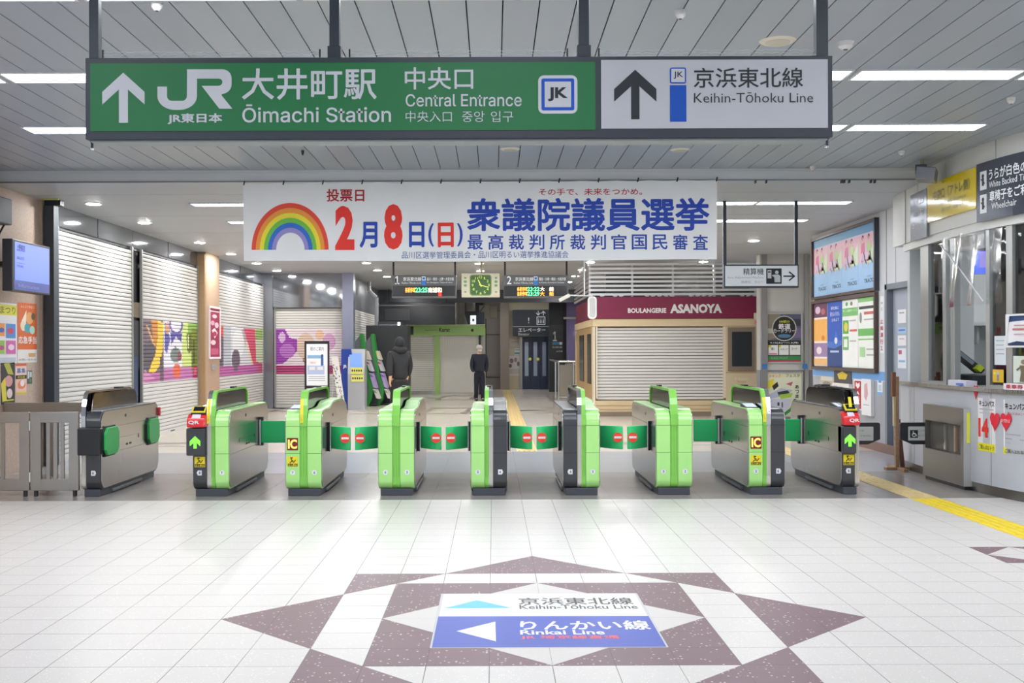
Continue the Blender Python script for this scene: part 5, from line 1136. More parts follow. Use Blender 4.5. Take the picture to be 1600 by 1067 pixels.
mb = MB(); mb.box(xb+.05, X1, YK, YK+.12, .1, tz(511, YK), M('d5c3a0', .5)); mb.box(xb+.05, X1, YK-.006, YK, tz(583, YK)-.02, tz(583, YK), M('b89e74')); sp_ = mb.build('end_panel', t)
mb = MB(); mb.box(tx(1137, YK), tx(1179, YK), YK-.05, YK, tz(581, YK), tz(513, YK), M('857668', .4)); wf = mb.build('window_frame', t, bevel=.008)
mb = MB(); mb.box(tx(1143, YK), tx(1174, YK), YK-.056, YK-.05, tz(574, YK), tz(520, YK), M('2f3338', .12)); mb.build('pane', wf)
mb = MB(); mb.textpx(Plane('F', YK), 'ブーランジェリー', 1148, 590, 1170, 594, M('efe6cf', .5), .02, .004); mb.textpx(Plane('F', YK), 'PREPARED', 1152, 595.5, 1166, 598, M('a89870'), 0, .004); mb.build('lettering', sp_)
# side door and pilasters of the kiosk
mb = MB(); mb.box(X0-.04, X0, 24.0, 24.35, 0, 2.0, crl); mb.box(X0-.03, X0, 24.5, 28.9, 0, 2.0, M('b89a68', .45)); mb.box(X0-.05, X0, 28.9, 29.2, 0, 2.0, cr); sdp = mb.build('side_wall', t)
for a, b in ((24.7, 25.5), (26.6, 27.8)):
    mb = MB(); mb.box(X0-.05, X0-.03, a, b, .7, 1.85, M('2c2f33', .15)); mb.build('window', sdp)
# louvre screen
lt = thing('louvre_screen', 'white slatted louvre screen above the bakery fascia', 'louvre', (4.1, YK+.2, zf1))
mb = MB(); xl_ = tx(921, YK); z = zf1+.04; k = 0
while z < 3.38:
    mb.box(xl_, 6.05, YK+.1, YK+.14, z, z+.048, M('f0f2f4', .35)); mb.box(xl_, xl_+.04, YK+.14, 28.5, z, z+.048, M('b4b6b8', .35)); z += .0965
mb.build('slats', lt, bevel=.003, seg=1)
for px_ in (921, 988, 1052, 1117, 1182):
    mb = MB(); mb.box(tx(px_, YK), tx(px_, YK)+.045, YK+.14, YK+.18, zf1, 3.4, M('c6c8ca', .4)); mb.build('upright', lt)
mb = MB(); mb.box(xl_+.5, 6.0, YK+1.2, YK+1.25, zf1, 3.3, M('1c1d20', .6)); mb.build('dark_backing', lt)
mb = MB()
for k in range(26):
    x = xl_+.15+k*.142; 
    if random.random() < .55: mb.obox((x, YK+.02, zf1+.025), (1, .3, .2*random.uniform(-1, 1)), (0, 1, 0), (0, 0, 1), .05, .02, .012, WHITE); mb.cyl((x, YK+.05, zf1), (x, YK+.05, zf1+.05), .014, WHITE, 8)
mb.build('spot_lamps', lt)
# ================================================================== RIGHT SIDE: OFFICE AND BOARDS
OP = PathPlane([(5.15, 13.6), (5.06, 12.6), (5.02, 11.7), (5.04, 11.0), (5.15, 10.4), (5.42, 9.9), (5.9, 9.55), (6.5, 9.4), (7.2, 9.35)])
UE = OP.l[-1]; ou = lambda px: OP.at(px, 500)[0]
cg = M('c5c8cf', .35)
t = thing('office_counter', 'curved pale grey ticket office counter with a steel ledge at right', 'counter', (5.4, 11.5, 0))
mb = MB(); mb.slab(OP, 0, .1, UE, 1.05, cg, -.35, 0, 60); fp = mb.build('front_panel', t)
mb = MB()
for px_ in (1428, 1548): u = ou(px_); mb.slab(OP, u, .1, u+.006, 1.05, M('6c6f76'), 0, .002)
mb.build('joint', fp)
mb = MB(); mb.slab(OP, 0, 0, UE, .1, STEELD, -.35, -.01, 60); mb.build('plinth', t)
mb = MB(); mb.slab(OP, -.02, 1.05, UE, 1.09, STEEL, -.45, .04, 60); mb.build('ledge', t)
t = thing('office_window_wall', 'steel framed glass front standing on the ticket office counter', 'glass partition', (5.4, 11.5, 1.09))
mul = [(1429, 1441), (1463, 1468), (1475, 1481), (1530, 1536), (1562, 1572)]
sm = M('b4b5b3', .3, .55)
for a, b in mul+[(1640, 1650)]:
    mb = MB(); mb.slab(OP, ou(a), 1.09, ou(b), 2.74, sm, -.14, -.07); mb.build('mullion', t, bevel=.004)
mb = MB(); mb.slab(OP, -.02, 2.72, UE, 2.81, M('dcdcd8', .4), -.16, -.04, 60); mb.build('head_rail', t)
mb = MB(); mb.slab(OP, ou(1441), 1.09, ou(1463), 1.12, sm, -.14, -.07, 3); mb.slab(OP, ou(1536), 1.09, UE, 1.12, sm, -.14, -.07, 30); mb.build('sill_rail', t)
for a, b in ((1441, 1463), (1536, 1562)):
    mb = MB(); mb.slab(OP, ou(a), 1.12, ou(b), 2.72, GLASS, -.112, -.106, 4); mb.build('pane', t)
mb = MB(); mb.slab(OP, ou(1572), 1.12, UE, 2.72, GLASS, -.112, -.106, 30); mb.build('pane', t)
# clear vinyl hung over the serving gap
v = thing('vinyl_screen', 'clear crumpled vinyl sheet hung across the open office window', 'vinyl sheet', tuple(OP.pt(ou(1500), 2.0, 0)))
mb = MB(); ua, ub = ou(1466), ou(1560); n = 14; vs = []; fs = []
for i in range(n+1):
    for j in range(6):
        r, s_ = i/n, j/5; bot = 2.05-.0*r if r < .5 else 2.05-.25*(r-.5); zz = 2.74-(2.74-(1.95+.0*r))*s_
        vs.append(OP.pt(ua+(ub-ua)*r, zz, -.05+.02*math.sin(r*19+s_*3)))
for i in range(n):
    for j in range(5): a = i*6+j; fs.append((a, a+6, a+7, a+1))
mb.add(vs, fs, VINYL, True); mb.build('sheet', v)
mb = MB(); a = OP.pt(ua, 2.66, -.03); b = OP.pt(ou(1532), 1.98, -.03); mb.tube([a, a.lerp(b, .5)+Vector((0, 0, .02)), b], .008, M('e8eaec', .2), 6); mb.build('rolled_edge', v)
# fascia over the office
mb = MB(); mb.slab(OP, -.4, 2.81, UE, HUP, M('d8d7d2', .45), -.3, -.02, 60)
for px_ in (1432, 1554): u = ou(px_); mb.slab(OP, u, 2.81, u+.006, HUP, DARK, -.02, -.018)
m2_ = MB(); m2_.box(7.1, 9.5, 9.2, 9.4, 0, HUP, M('cfd0d2')); struct(m2_, 'wall_office_front'); mb.box(5.14, 9.4, 13.42, 13.5, 2.81, HUP, M('d8d7d2', .45))
struct(mb, 'wall_office_fascia')
def curved_sign(a, b, v0, v1, m, label, name='office_sign', seg=14):
    t = thing(name, label, 'sign', tuple(OP.pt((ou(a)+ou(b))/2, v0, 0))); mb = MB(); mb.slab(OP, ou(a), v0, ou(b) if b < 1700 else UE-.2, v1, m, -.02, .01, seg); return t, mb.build('panel', t)
t, pn = curved_sign(1424.5, 1450, 2.8, 3.36, M('7d818c', .2, .3), 'grey end sign at the far corner of the ticket office', seg=3)
mb = MB(); wl = M('e9ebee', .4)
for i, s_ in enumerate(('改札口', '案内', 'きっぷ')): mb.text(OP, s_, ou(1428), 3.2-.13*i, ou(1445), 3.28-.13*i, M('a9adb6', .4), 0, .014)
mb.build('lettering', pn)
t, pn = curved_sign(1451, 1527, 2.95, 3.38, M('ecd018', .12, coat=.6), 'yellow central exit sign on the ticket office fascia', seg=8)
mb = MB(); mb.text(OP, '中央口（アトレ側）', ou(1461), 3.17, ou(1518), 3.29, M('5f5a20', .4), .006, .014); mb.text(OP, 'Central Entrance', ou(1468), 3.1, ou(1512), 3.14, M('8f8a40', .4), 0, .014); mb.text(OP, '중앙 입구', ou(1473), 3.02, ou(1508), 3.06, M('8f8a40', .4), 0, .014); mb.build('lettering', pn)
t, pn = curved_sign(1528, 1800, 2.8, 3.4, M('4a4f5a', .22, .2), 'dark curved ticket office sign with white lettering at the right edge', seg=30)
def ct(mb, s_, a, b, k, v0, v1, bold=.02): mb.text(OP, s_, ou(a), v0, ou(a)+(ou(b)-ou(a))*k, v1, wl, bold, .014)
mb = MB(); ct(mb, 'うらが白色のきっぷ', 1548, 1597, 1.8, 3.2, 3.31); ct(mb, 'White Backed Tickets', 1548, 1597, 1.43, 3.12, 3.185, .004); ct(mb, '車椅子をご利用の方', 1549, 1597, 1.8, 2.98, 3.085); ct(mb, 'Wheelchair', 1552, 1591, 1.0, 2.895, 2.96, .004); mb.build('lettering', pn)
mb = MB()
for v0_ in (3.12, 2.88):
    u = ou(1534); mb.slab(OP, u, v0_, u+.12, v0_+.19, wl, .01, .014); mb.disc(OP, u+.06, v0_+.14, .02, .02, INK, .018, .003, 12); mb.slab(OP, u+.045, v0_+.04, u+.075, v0_+.12, INK, .014, .018); mb.line(OP, [(u+.03, v0_+.11), (u+.06, v0_+.09), (u+.095, v0_+.06)], .014, INK, .019)
mb.build('pictogram', pn)
# interior
mb = MB(); mi_ = M('d4d6d4', .6); mb.box(5.95, 9.5, 15.2, 15.3, 0, 3.0, mi_); mb.box(9.4, 9.5, 9.4, 15.2, 0, 3.0, mi_); mb.box(5.95, 9.5, 13.5, 15.3, 2.95, 3.0, mi_); mb.box(5.6, 9.5, 9.9, 13.5, 2.95, 3.0, mi_); mb.box(5.9, 5.96, 13.5, 15.3, 0, 3.0, mi_)
mb.box(5.2, 6.0, 13.42, 13.5, 0, 2.81, M('d2d6d5', .5))
struct(mb, 'wall_office_interior')
for (x, y, l) in ((6.9, 12.2, 'linear lamp inside the ticket office, nearer the glass'), (6.9, 14.2, 'linear lamp deep inside the ticket office'), (6.3, 11.2, 'linear lamp inside the ticket office above the desk')):
    r = copy_tree(proto, (x, y, 2.95)); r['label'] = l; r['group'] = 'ticket office lamps'
Yi = 14.0; P = Plane('F', Yi)
t = thing('office_monitor', 'blue lit monitor hanging inside the ticket office behind the vinyl', 'monitor', (tx(1524, Yi), Yi, 2.4))
mb = MB(); mb.box(tx(1494, Yi), tx(1555, Yi), Yi, Yi+.06, tz(431, Yi), tz(390, Yi), BLACK); mb.build('case', t)
mb = MB(); mb.quadpx(P, 1496, 392, 1553, 428, M('4a6cf0', .4, emit=1.0), 0, .004); mb.quadpx(P, 1530, 393, 1553, 418, M('9a90e8', .4, emit=.8), .004, .006); mb.build('display', t)
mb = MB(); mb.box(tx(1520, Yi), tx(1526, Yi), Yi+.06, Yi+.1, tz(400, Yi), 2.95, BLACK); mb.build('bracket', t)
Yi = 15.0; mb = MB(); mb.box(tx(1508, Yi), tx(1580, Yi), Yi-.25, Yi+.2, tz(512, Yi), tz(507, Yi), M('c8c8c4')); mb.box(tx(1516, Yi), tx(1520, Yi), Yi-.2, Yi+.2, tz(540, Yi), tz(512, Yi), M('a8a8a4')); tag(mb.build('wall_shelf'), 'pale shelf on the back wall of the ticket office', 'shelf')
P = Plane('F', 15.2)
poster(P, *ppx(P, 1482, 492, 1499, 503), 'e8e6e2', [('r', 0, 0, 1, .35, 'c03028'), ('r', .1, .5, .9, .95, '2a4a8a'), ('r', .55, 0, .7, 1, 'e0a030')], 'wall_notice', 'small red and blue notice on the office back wall', 'notice')
poster(P, *ppx(P, 1481, 520, 1508, 538), 'b9c4c8', [('r', 0, .4, 1, .6, 'c9d4a8'), ('r', .1, .8, .8, .95, '3a3c44')], 'wall_notice', 'pale green notice low on the office back wall', 'notice')
mb = MB(); mb.box(tx(1482, 13.3), tx(1499, 13.3), 13.3, 13.4, 1.02, tz(557, 13.3), M('c4cc30', .5)); tag(mb.build('yellow_file'), 'yellow green file box standing in the office window', 'file box')
t = thing('office_desk', 'long desk inside the office behind the glass front', 'desk', (6.3, 12.4, 0)); mb = MB(); mb.box(5.5, 7.4, 10.6, 13.4, .98, 1.02, M('b9babc', .4)); mb.build('desktop', t)
mb = MB(); mb.box(7.3, 7.38, 10.7, 13.3, 0, .98, M('8c8e92')); mb.box(5.55, 5.6, 10.7, 13.3, 0, .98, M('8c8e92')); mb.build('leg', t)
# card terminal and leaflets on the ledge
t = thing('ticket_terminal', 'black office terminal with a tilted screen in the serving window', 'terminal', (5.46, 12.3, 1.09)); 
mb = MB(); mb.box(5.3, 5.75, 11.9, 12.55, 1.09, 1.2, M('2c2e33', .4)); mb.build('base', t, bevel=.01)
mb = MB(); mb.obox((5.4, 12.3, 1.36), (.75, -.15, -.65), (0, 1, 0), (.65, 0, .75), .2, .1, .03, M('33353b', .35)); sc = mb.build('display', t, bevel=.008); mb = MB(); mb.obox((5.34, 12.19, 1.4), (.75, -.15, -.65), (0, 1, 0), (.65, 0, .75), .12, .01, .02, M('8a9098', .2)); mb.build('screen_glass', sc)
mb = MB(); mb.obox((5.48, 12.15, 1.27), (.75, -.15, -.65), (0, 1, 0), (.65, 0, .75), .03, .05, .032, M('c8d830', .4)); mb.build('label_strip', t)
P_ = OP
mb = MB(); a = ou(1484); mb.slab(OP, a, 1.09, ou(1512), 1.15, M('e6e4f0', .5), -.1, .02, 3); tag(mb.build('leaflet_stack'), 'stack of white leaflets on the office ledge', 'leaflets')
mb = MB(); mb.slab(OP, ou(1500), 1.10, ou(1508), 1.125, M('5a88d8', .4), .02, .045); tag(mb.build('blue_holder'), 'small blue holder on the office ledge front edge', 'holder')
def opr(a, pt, b, pb_):
    u0, v1 = OP.at(a, pt); _, v0 = OP.at(a, pb_); return u0, v0, ou(b), v1
class Off:  # same surface pushed out
    def __init__(s, d): s.d = d
    def pt(s, u, v, n=0.0): return OP.pt(u, v, n+s.d)
poster(Off(-.07), *opr(1544, 525, 1562, 570), 'dfe6ea', [('r', .15, .1+.08*i, .85, .13+.08*i, 'a8b4bc') for i in range(9)] if False else [('r', .15, .15, .85, .18, 'a8b4bc'), ('r', .15, .3, .85, .33, 'a8b4bc'), ('r', .15, .45, .85, .48, 'a8b4bc'), ('r', .15, .6, .85, .63, 'a8b4bc')], 'window_notice', 'white notice taped inside the right office pane', 'notice')
poster(Off(-.07), *opr(1541, 577, 1558, 597), 'f0c020', [('e', .5, .3, .12, .15, 'c0c8d0'), ('r', .4, .4, .6, .9, '8a8ea0'), ('e', .2, .3, .1, .1, 'f8e070')], 'window_notice', 'yellow notice standing in the right office pane', 'notice')
poster(Off(-.03), *opr(1573, 494, 1625, 540), 'f2f0f2', [('p', [(0, 0), (1, 0), (.9, .12), (0, .2)], '2f4a7a'), ('r', .2, .3, .8, .34, 'd0a0a0'), ('r', .15, .42, .85, .48, 'c07070'), ('r', .2, .6, .8, .64, 'c8a8a8'), ('p', [(0, .92), (.3, .85), (1, .95), (1, 1), (0, 1)], '3a4468')], 'counter_poster', 'white poster with navy corners in the window at the right edge', 'poster', frame=M('e8e8e8', .4), fw=.02)
poster(Off(-.03), *opr(1579, 556, 1625, 598), 'd9e0d4', [('e', .4, .22, .1, .09, '8a7a60'), ('p', [(.25, .35), (.55, .35), (.5, .6), (.55, .95), (.25, .95), (.3, .6)], '6f6850'), ('p', [(.12, .5), (.28, .38), (.28, .45), (.16, .56)], '6f6850')], 'counter_poster', 'pale poster of a brown suited figure on the ledge at right', 'poster')
mb = MB(); mb.slab(OP, ou(1576), 1.09, ou(1640), 1.15, M('efe6ea', .5), -.02, .06, 4); sh = tag(mb.build('leaflet_tray'), 'white tray with red lettering on the ledge at the right edge', 'tray'); mb = MB(); mb.text(Off(.06), '乗車券', ou(1580), 1.1, ou(1606), 1.14, M('c02848'), .02, .002); mb.build('lettering', sh)
# posters taped to the counter face
def heart(P, cu, cv, w, h): return [(cu+w/2*(16*math.sin(a)**3)/16, cv+h/2*(13*math.cos(a)-5*math.cos(2*a)-2*math.cos(3*a)-math.cos(4*a)+2.5)/15) for a in [2*PI*i/28 for i in range(28)]]
u0, v0, u1, v1 = opr(1528, 621, 1555, 703); pw = poster(OP, u0, v0, u1, v1, 'f2f0f2', [('t', 'キュンパス', .08, .05, .95, .15, '3a2028', .03), ('r', .1, .2, .9, .22, 'b8b4b8'), ('r', .1, .27, .8, .29, 'c8c4c8'), ('t', '14', .03, .38, .62, .74, 'e8281c', .05), ('r', 0, .85, 1, 1, 'f2ec30'), ('t', 'ご購入はおトク', .06, .88, .94, .97, '6a6820', .01)], 'counter_poster', 'white pass poster with a large red 14 on the counter front', 'poster')
cu_, cv_ = OP.at(1557, 660); mb = MB(); mb.poly(OP, heart(OP, cu_-.02, cv_, .16, .2), M('e8283c', .45), .012, .004); mb.build('heart', pw)
u0, v0 = OP.at(1568, 709); v1 = OP.at(1568, 624)[1]; u1 = u0+.62
pw = poster(OP, u0, v0, u1, v1, 'f0eef2', [('t', 'キュンパス', .04, .06, .5, .17, '3a2028', .03), ('t', '購入方法はこちら', .1, .22, .55, .27, 'b04050', 0), ('r', .05, .62, .4, .64, 'b0aeb4'), ('r', .05, .7, .5, .72, 'b0aeb4'), ('r', .05, .78, .6, .8, 'c0bec4'), ('r', 0, .87, 1, 1, 'f2ec30'), ('t', 'ご購入はお早めに', .04, .9, .6, .97, '5a5820', .01)], 'counter_poster', 'wide white pass poster with a yellow foot at the right edge', 'poster')
cu_, cv_ = OP.at(1571.5, 660); mb = MB(); mb.poly(OP, heart(OP, cu_+.01, cv_, .17, .19), M('e8283c', .45), .012, .004); mb.text(OP, 'おトクなきっぷ', cu_-.055, cv_+.0, cu_+.075, cv_+.035, WHITE, .02, .015); hh = mb.build('heart', pw)
cu_, cv_ = OP.at(1525.5, 613); mb = MB(); mb.poly(OP, heart(OP, cu_, cv_, .09, .15), M('d8203c', .45), .01, .006); tag(mb.build('heart_sticker'), 'small red heart sticker below the office ledge', 'sticker')
# steel ticket collecting cabinet
t = thing('steel_cabinet', 'brushed steel cabinet with a dark slot in front of the counter', 'cabinet', (5.06, 11.86, 0))
X0_, X1_, Y0_, Y1_ = 4.95, 5.2, 11.33, 12.4
mb = MB(); mb.box(X0_, X1_, Y0_, Y1_, .04, .36, STEELD); mb.box(X0_, X1_, Y0_, Y1_, .68, .86, STEELD); mb.box(X0_, X1_, Y0_, Y0_+.07, .36, .68, STEELD); mb.box(X0_, X1_, Y1_-.07, Y1_, .36, .68, STEELD); mb.box(X0_+.055, X1_, Y0_+.07, Y1_-.07, .36, .68, M('6f6b65', .35, .3)); bd_ = mb.build('body', t)
mb = MB(); mb.box(X0_-.004, X0_, Y0_+.03, Y0_+.08, .0, .0, BLACK) if False else mb.box(X0_+.02, X1_, Y0_+.02, Y1_-.02, 0, .04, BLACK); mb.build('plinth', t)
mb = MB(); mb.box(X0_+.0, X1_, Y0_-.012, Y0_, .04, .86, M('c9cacb', .3, .6)); sd_ = mb.build('end_plate', t); mb = MB(); mb.box(X0_+.03, X0_+.06, Y0_-.015, Y0_-.012, .5, .82, M('e6e838', .5)); mb.build('yellow_sticker', sd_)
mb = MB(); mb.box(X0_+.03, X0_+.055, 11.85, 11.9, .38, .66, STEEL); mb.box(X0_+.03, X0_+.055, 11.6, 11.64, .38, .66, M('b9a58c', .4, .5)); mb.build('tray_divider', bd_)
# wooden stand
t = thing('wooden_stand', 'weathered wooden stand leaning beside the office corner', 'stand', (4.97, 13.2, 0)); wd = speckle('old_wood', 'a58263', '7d5e45', 30); Yw = 13.25
X_ = lambda p: tx(p, Yw)
mb = MB(); mb.box(X_(1399), X_(1405), Yw, Yw+.05, .03, 1.15, wd); mb.build('post', t, bevel=.003)
mb = MB(); mb.box(X_(1383), X_(1420), Yw-.03, Yw+.06, 0, .035, wd); mb.box(X_(1400), X_(1406), Yw-.25, Yw+.3, 0, .035, wd); mb.build('base', t, bevel=.003)
mb = MB(); mb.bar((X_(1411), Yw+.03, .03), (X_(1404), Yw+.03, .62), .05, .03, M('6a4434', .5)); mb.build('brace', t); mb = MB(); mb.box(X_(1394), X_(1400), Yw+.0, Yw+.05, tz(622, Yw), tz(584, Yw), M('7f4f35', .5)); mb.build('board', t, bevel=.003)
mb = MB(); mb.box(X_(1396.5), X_(1400), Yw+.0, Yw+.05, tz(668, Yw), tz(622, Yw), M('c9b48e', .5)); mb.build('paper_strip', t)
# grey speaker under the ceiling
t = thing('projector_box', 'grey box on a bracket under the ceiling left of the yellow sign', 'speaker box', (5.0, 12.2, 3.6)); Yp = 12.0
mb = MB(); mb.obox((tx(1449, Yp), Yp, tz(276, Yp)-.0), (1, -.5, -.15), (.5, 1, 0), (.15, 0, 1), .1, .16, .07, M('8d9098', .4)); mb.build('case', t, bevel=.008); mb = MB(); mb.obox((tx(1440, Yp), Yp, tz(267, Yp)), (1, -.4, 0), (.4, 1, 0), (0, 0, 1), .06, .1, .04, M('55585e', .5)); mb.cyl((tx(1442, Yp), Yp, tz(268, Yp)), (tx(1442, Yp), Yp, HUP), .02, M('b0b098'), 10); mb.build('bracket', t)

# ------------------------------------------------------------------ boards on the right wall
PR = Plane('R', XR); yR = lambda px: -F*XR/(px-VX)
fr_ = M('5e4f4a', .35, .3)
t = thing('advert_board', 'large framed board on the right wall with four repeated pastel dance posters', 'advert board', (XR, 17.2, 2.35))
u0, u1 = yR(1272.5), yR(1373); z0, z1 = 2.34, 3.40
def frame4(t, u0, z0, u1, z1, m, w, d=.06, name='frame'):
    mb = MB(); mb.slab(PR, u0, z0, u1, z0+w, m, 0, d).slab(PR, u0, z1-w, u1, z1, m, 0, d).slab(PR, u0, z0+w, u0+w, z1-w, m, 0, d).slab(PR, u1-w, z0+w, u1, z1-w, m, 0, d); mb.build(name, t, bevel=.003)
frame4(t, u0, z0, u1, z1, fr_, .045); mb = MB(); mb.slab(PR, u1, z0, u1+.03, z1, M('3a3f48', .3), 0, .07); mb.build('side_edge', t)
L_ = u1-u0-.09
for i in range(4):
    a = u0+.045+L_*i/4; b = u0+.045+L_*(i+1)/4-.004; mb = MB(); mb.slab(PR, a, z0+.045, b, z1-.045, M('9cc4ea', .4), 0, .02); sh = mb.build('sheet', t)
    mb = MB(); w = b-a; H = z1-z0-.09; Z = lambda r: z1-.045-H*r
    mb.slab(PR, a, Z(.58), b, Z(.14), M('e8b8cc', .5), .02, .0205); mb.slab(PR, a, Z(.13), b, Z(0), M('6aa2cc', .5), .02, .0205); mb.poly(PR, [(a+.05*w, Z(.56)), (a+.4*w, Z(.3)), (a+.75*w, Z(.56))], M('dcc0e0', .5), .0215, .0005); mb.poly(PR, [(a+.4*w, Z(.6)), (a+w, Z(.25)), (a+w, Z(.6))], M('cfe0c0', .5), .0215, .0005)
    for (dx, c1) in ((.28, 'd87890'), (.62, 'b8d090')):
        mb.disc(PR, a+dx*w, Z(.2), .04*w/.7, .045, M('3a2c4a', .5), .023, .0005, 14); mb.disc(PR, a+dx*w+.01, Z(.22), .03, .035, M('e8c0b0', .5), .0235, .0005, 12); mb.poly(PR, [(a+(dx-.1)*w, Z(.29)), (a+(dx+.1)*w, Z(.27)), (a+(dx+.13)*w, Z(.42)), (a+(dx-.1)*w, Z(.44))], M(c1, .5), .023, .0005)
        mb.line(PR, [(a+(dx-.08)*w, Z(.3)), (a+(dx-.2)*w, Z(.22))], .03, M('e8c0b0'), .0235); mb.line(PR, [(a+dx*w, Z(.43)), (a+(dx-.06)*w, Z(.56)), (a+(dx-.02)*w, Z(.64))], .035, M('e8c0b0'), .0235); mb.line(PR, [(a+(dx+.06)*w, Z(.43)), (a+(dx+.12)*w, Z(.54)), (a+(dx+.2)*w, Z(.6))], .035, M('48405a'), .0235)
    mb.text(PR, 'TRACKS', a+w*.35, Z(.905), a+w*.92, Z(.84), M('4a6078', .5), .02, .022); mb.text(PR, '大井町', a+w*.5, Z(.82), a+w*.75, Z(.79), M('6a88a0', .5), 0, .022); mb.build('print', sh)
z0, z1 = 1.14, 2.32; t = thing('poster_board', 'framed board on the right wall holding four tall posters under the advert board', 'notice board', (XR, 17.2, 1.14)); frame4(t, u0, z0, u1, z1, fr_, .05)
specs = [('f2e6da', [('p', [(0, 0), (1, 0), (1, .22), (0, .22)], '6a3f5a'), ('e', .3, .1, .2, .06, 'd8c0d8'), ('e', .7, .13, .15, .05, 'b86a70'), ('r', 0, .25, 1, .6, 'eeb260'), ('e', .7, .55, .12, .04, 'd88030'), ('r', 0, .63, 1, .85, '9a80a8'), ('e', .4, .75, .2, .06, 'e8d8e0'), ('r', 0, .88, 1, .98, 'eebc80')]),
         ('2f5cc0', [('t', '駅社員に', .25, .07, .8, .12, 'e8eefc', .01), ('t', '暴力はいけません', .2, .15, .85, .22, 'e8eefc', .01), ('t', '止めよう', .3, .25, .8, .3, 'e8eefc', .01), ('p', [(0, .6), (.4, .62), (.6, .45), (.8, .6), (1, .6), (1, 1), (0, 1)], '4a78c8'), ('p', [(0, .7), (.5, .72), (1, .66), (1, 1), (0, 1)], '2a4680'), ('e', .6, .6, .1, .05, 'e8eaf4'), ('r', .2, .75, .8, .78, 'b8c8e8')]),
         ('f4f4f0', [('e', .3, .06, .08, .03, '50a858'), ('e', .6, .06, .08, .03, '7a8a50'), ('r', 0, .12, 1, .24, '7cc070'), ('t', '新しい乗車サービス', .06, .14, .94, .18, 'f4faf0', 0), ('r', .05, .3, .42, .5, '5cb05a'), ('e', .25, .4, .12, .07, 'e8d050'), ('r', .5, .44, .95, .47, 'd86060'), ('r', .05, .54, .42, .74, '6ab868'), ('r', .12, .58, .35, .7, 'f0f4e8'), ('r', .5, .6, .9, .62, 'b8bab8'), ('r', .5, .3, .9, .32, 'b8bab8')]),
         ('f2f4ee', [('r', 0, 0, 1, .06, '8cc87a'), ('r', .05, .12, .9, .16, '3a3c3c'), ('e', .15, .28, .07, .08, '8a8c88'), ('r', .35, .2, .95, .24, 'd06868'), ('r', .35, .3, .95, .32, 'b0b2b0'), ('r', 0, .44, 1, .54, '6cb860'), ('r', 0, .58, 1, .6, '8cc87a'), ('r', .1, .7, .4, .84, 'a8d49a'), ('r', .5, .72, .9, .74, 'b0b2b0'), ('r', .5, .8, .9, .82, 'b0b2b0')])]
for i, (bs, el) in enumerate(specs):
    a = u0+.06+(L_-.02)*i/4; b = u0+.06+(L_-.02)*(i+1)/4-.02; g = poster(PR, a, z0+.06, b, z1-.06, bs, el, 'poster_sheet', 'x', 'poster', n=.022); g.parent = t; g.matrix_parent_inverse = Matrix.Translation(-Vector(t.location)); ['category' in g and g.pop('category'), g.pop('label')]
poster(PR, yR(1375.5), 1.43, yR(1381), 2.25, 'efeff2', [('r', .2, .1, .8, .14, 'c8c4c8'), ('t', 'の', .2, .2, .8, .26, '9a9aa0', 0), ('t', '止', .1, .4, .9, .48, 'c83038', .02), ('t', '痴', .1, .52, .9, .6, 'c83038', .02), ('t', '漢', .1, .64, .9, .72, 'c83038', .02), ('t', '行', .1, .76, .9, .84, 'c83038', .02), ('t', '１', .2, .88, .8, .95, 'c83038', .02)], 'wall_notice', 'tall narrow strip with red characters beside the office door', 'notice')
poster(PR, yR(1371), .82, yR(1379), 1.12, 'e8eef4', [('r', .2, .1, .8, .4, '70a0d0'), ('r', .2, .5, .8, .8, 'c0d0e0'), ('r', 0, .85, 1, 1, '80b0e0')], 'wall_notice', 'small pale blue notice under the blue band near the door', 'notice')
poster(PR, yR(1336.5), .56, yR(1350), 1.02, 'f2eeee', [('r', .12, .04, .88, .96, 'b02834'), ('p', [(.5, .3), (.25, .2), (.3, .08), (.5, .14), (.7, .08), (.75, .2)], 'f4f0f0'), ('t', 'A', .3, .38, .7, .5, 'f6f2f2', .02), ('t', 'E', .3, .56, .7, .68, 'f6f2f2', .02), ('t', 'D', .3, .74, .7, .86, 'f6f2f2', .02)], 'wall_sign', 'red AED plate on the grey lower wall below the posters', 'sign', n=.03)
poster(PR, yR(1351), .5, yR(1366), 1.04, 'eceaec', [('p', [(.3, .15), (.6, .1), (.7, .4), (.5, .6), (.3, .5)], 'd8a8b0'), ('r', .2, .7, .8, .72, 'b8a0a8')], 'wall_notice', 'white plate with faint pink drawing right of the AED plate', 'notice', n=.05)
poster(PR, yR(1281), .82, yR(1303), 1.10, 'b8b2a4', [('r', .1, .1, .9, .5, 'd4cfc0'), ('e', .5, .7, .3, .15, '8a8478')], 'wall_notice', 'greyish leaflet under the blue band, left of the row', 'notice')
poster(PR, yR(1304), .9, yR(1331), 1.16, '4a4648', [('p', [(.2, .3), (.5, .1), (.8, .3), (.7, .6), (.3, .6)], 'd8c040')], 'wall_notice', 'dark leaflet with a yellow shape overlapping the blue band', 'notice', n=.012)
poster(PR, yR(1306), .6, yR(1332), .94, 'e6e0dc', [('r', .08, .1, .3, .9, 'd8b0b0'), ('r', .5, .15, .75, .85, 'a89880'), ('r', .1, .3, .3, .5, 'c05060')], 'leaflet_rack', 'white leaflet rack on the grey wall left of the AED plate', 'leaflets', n=.06)
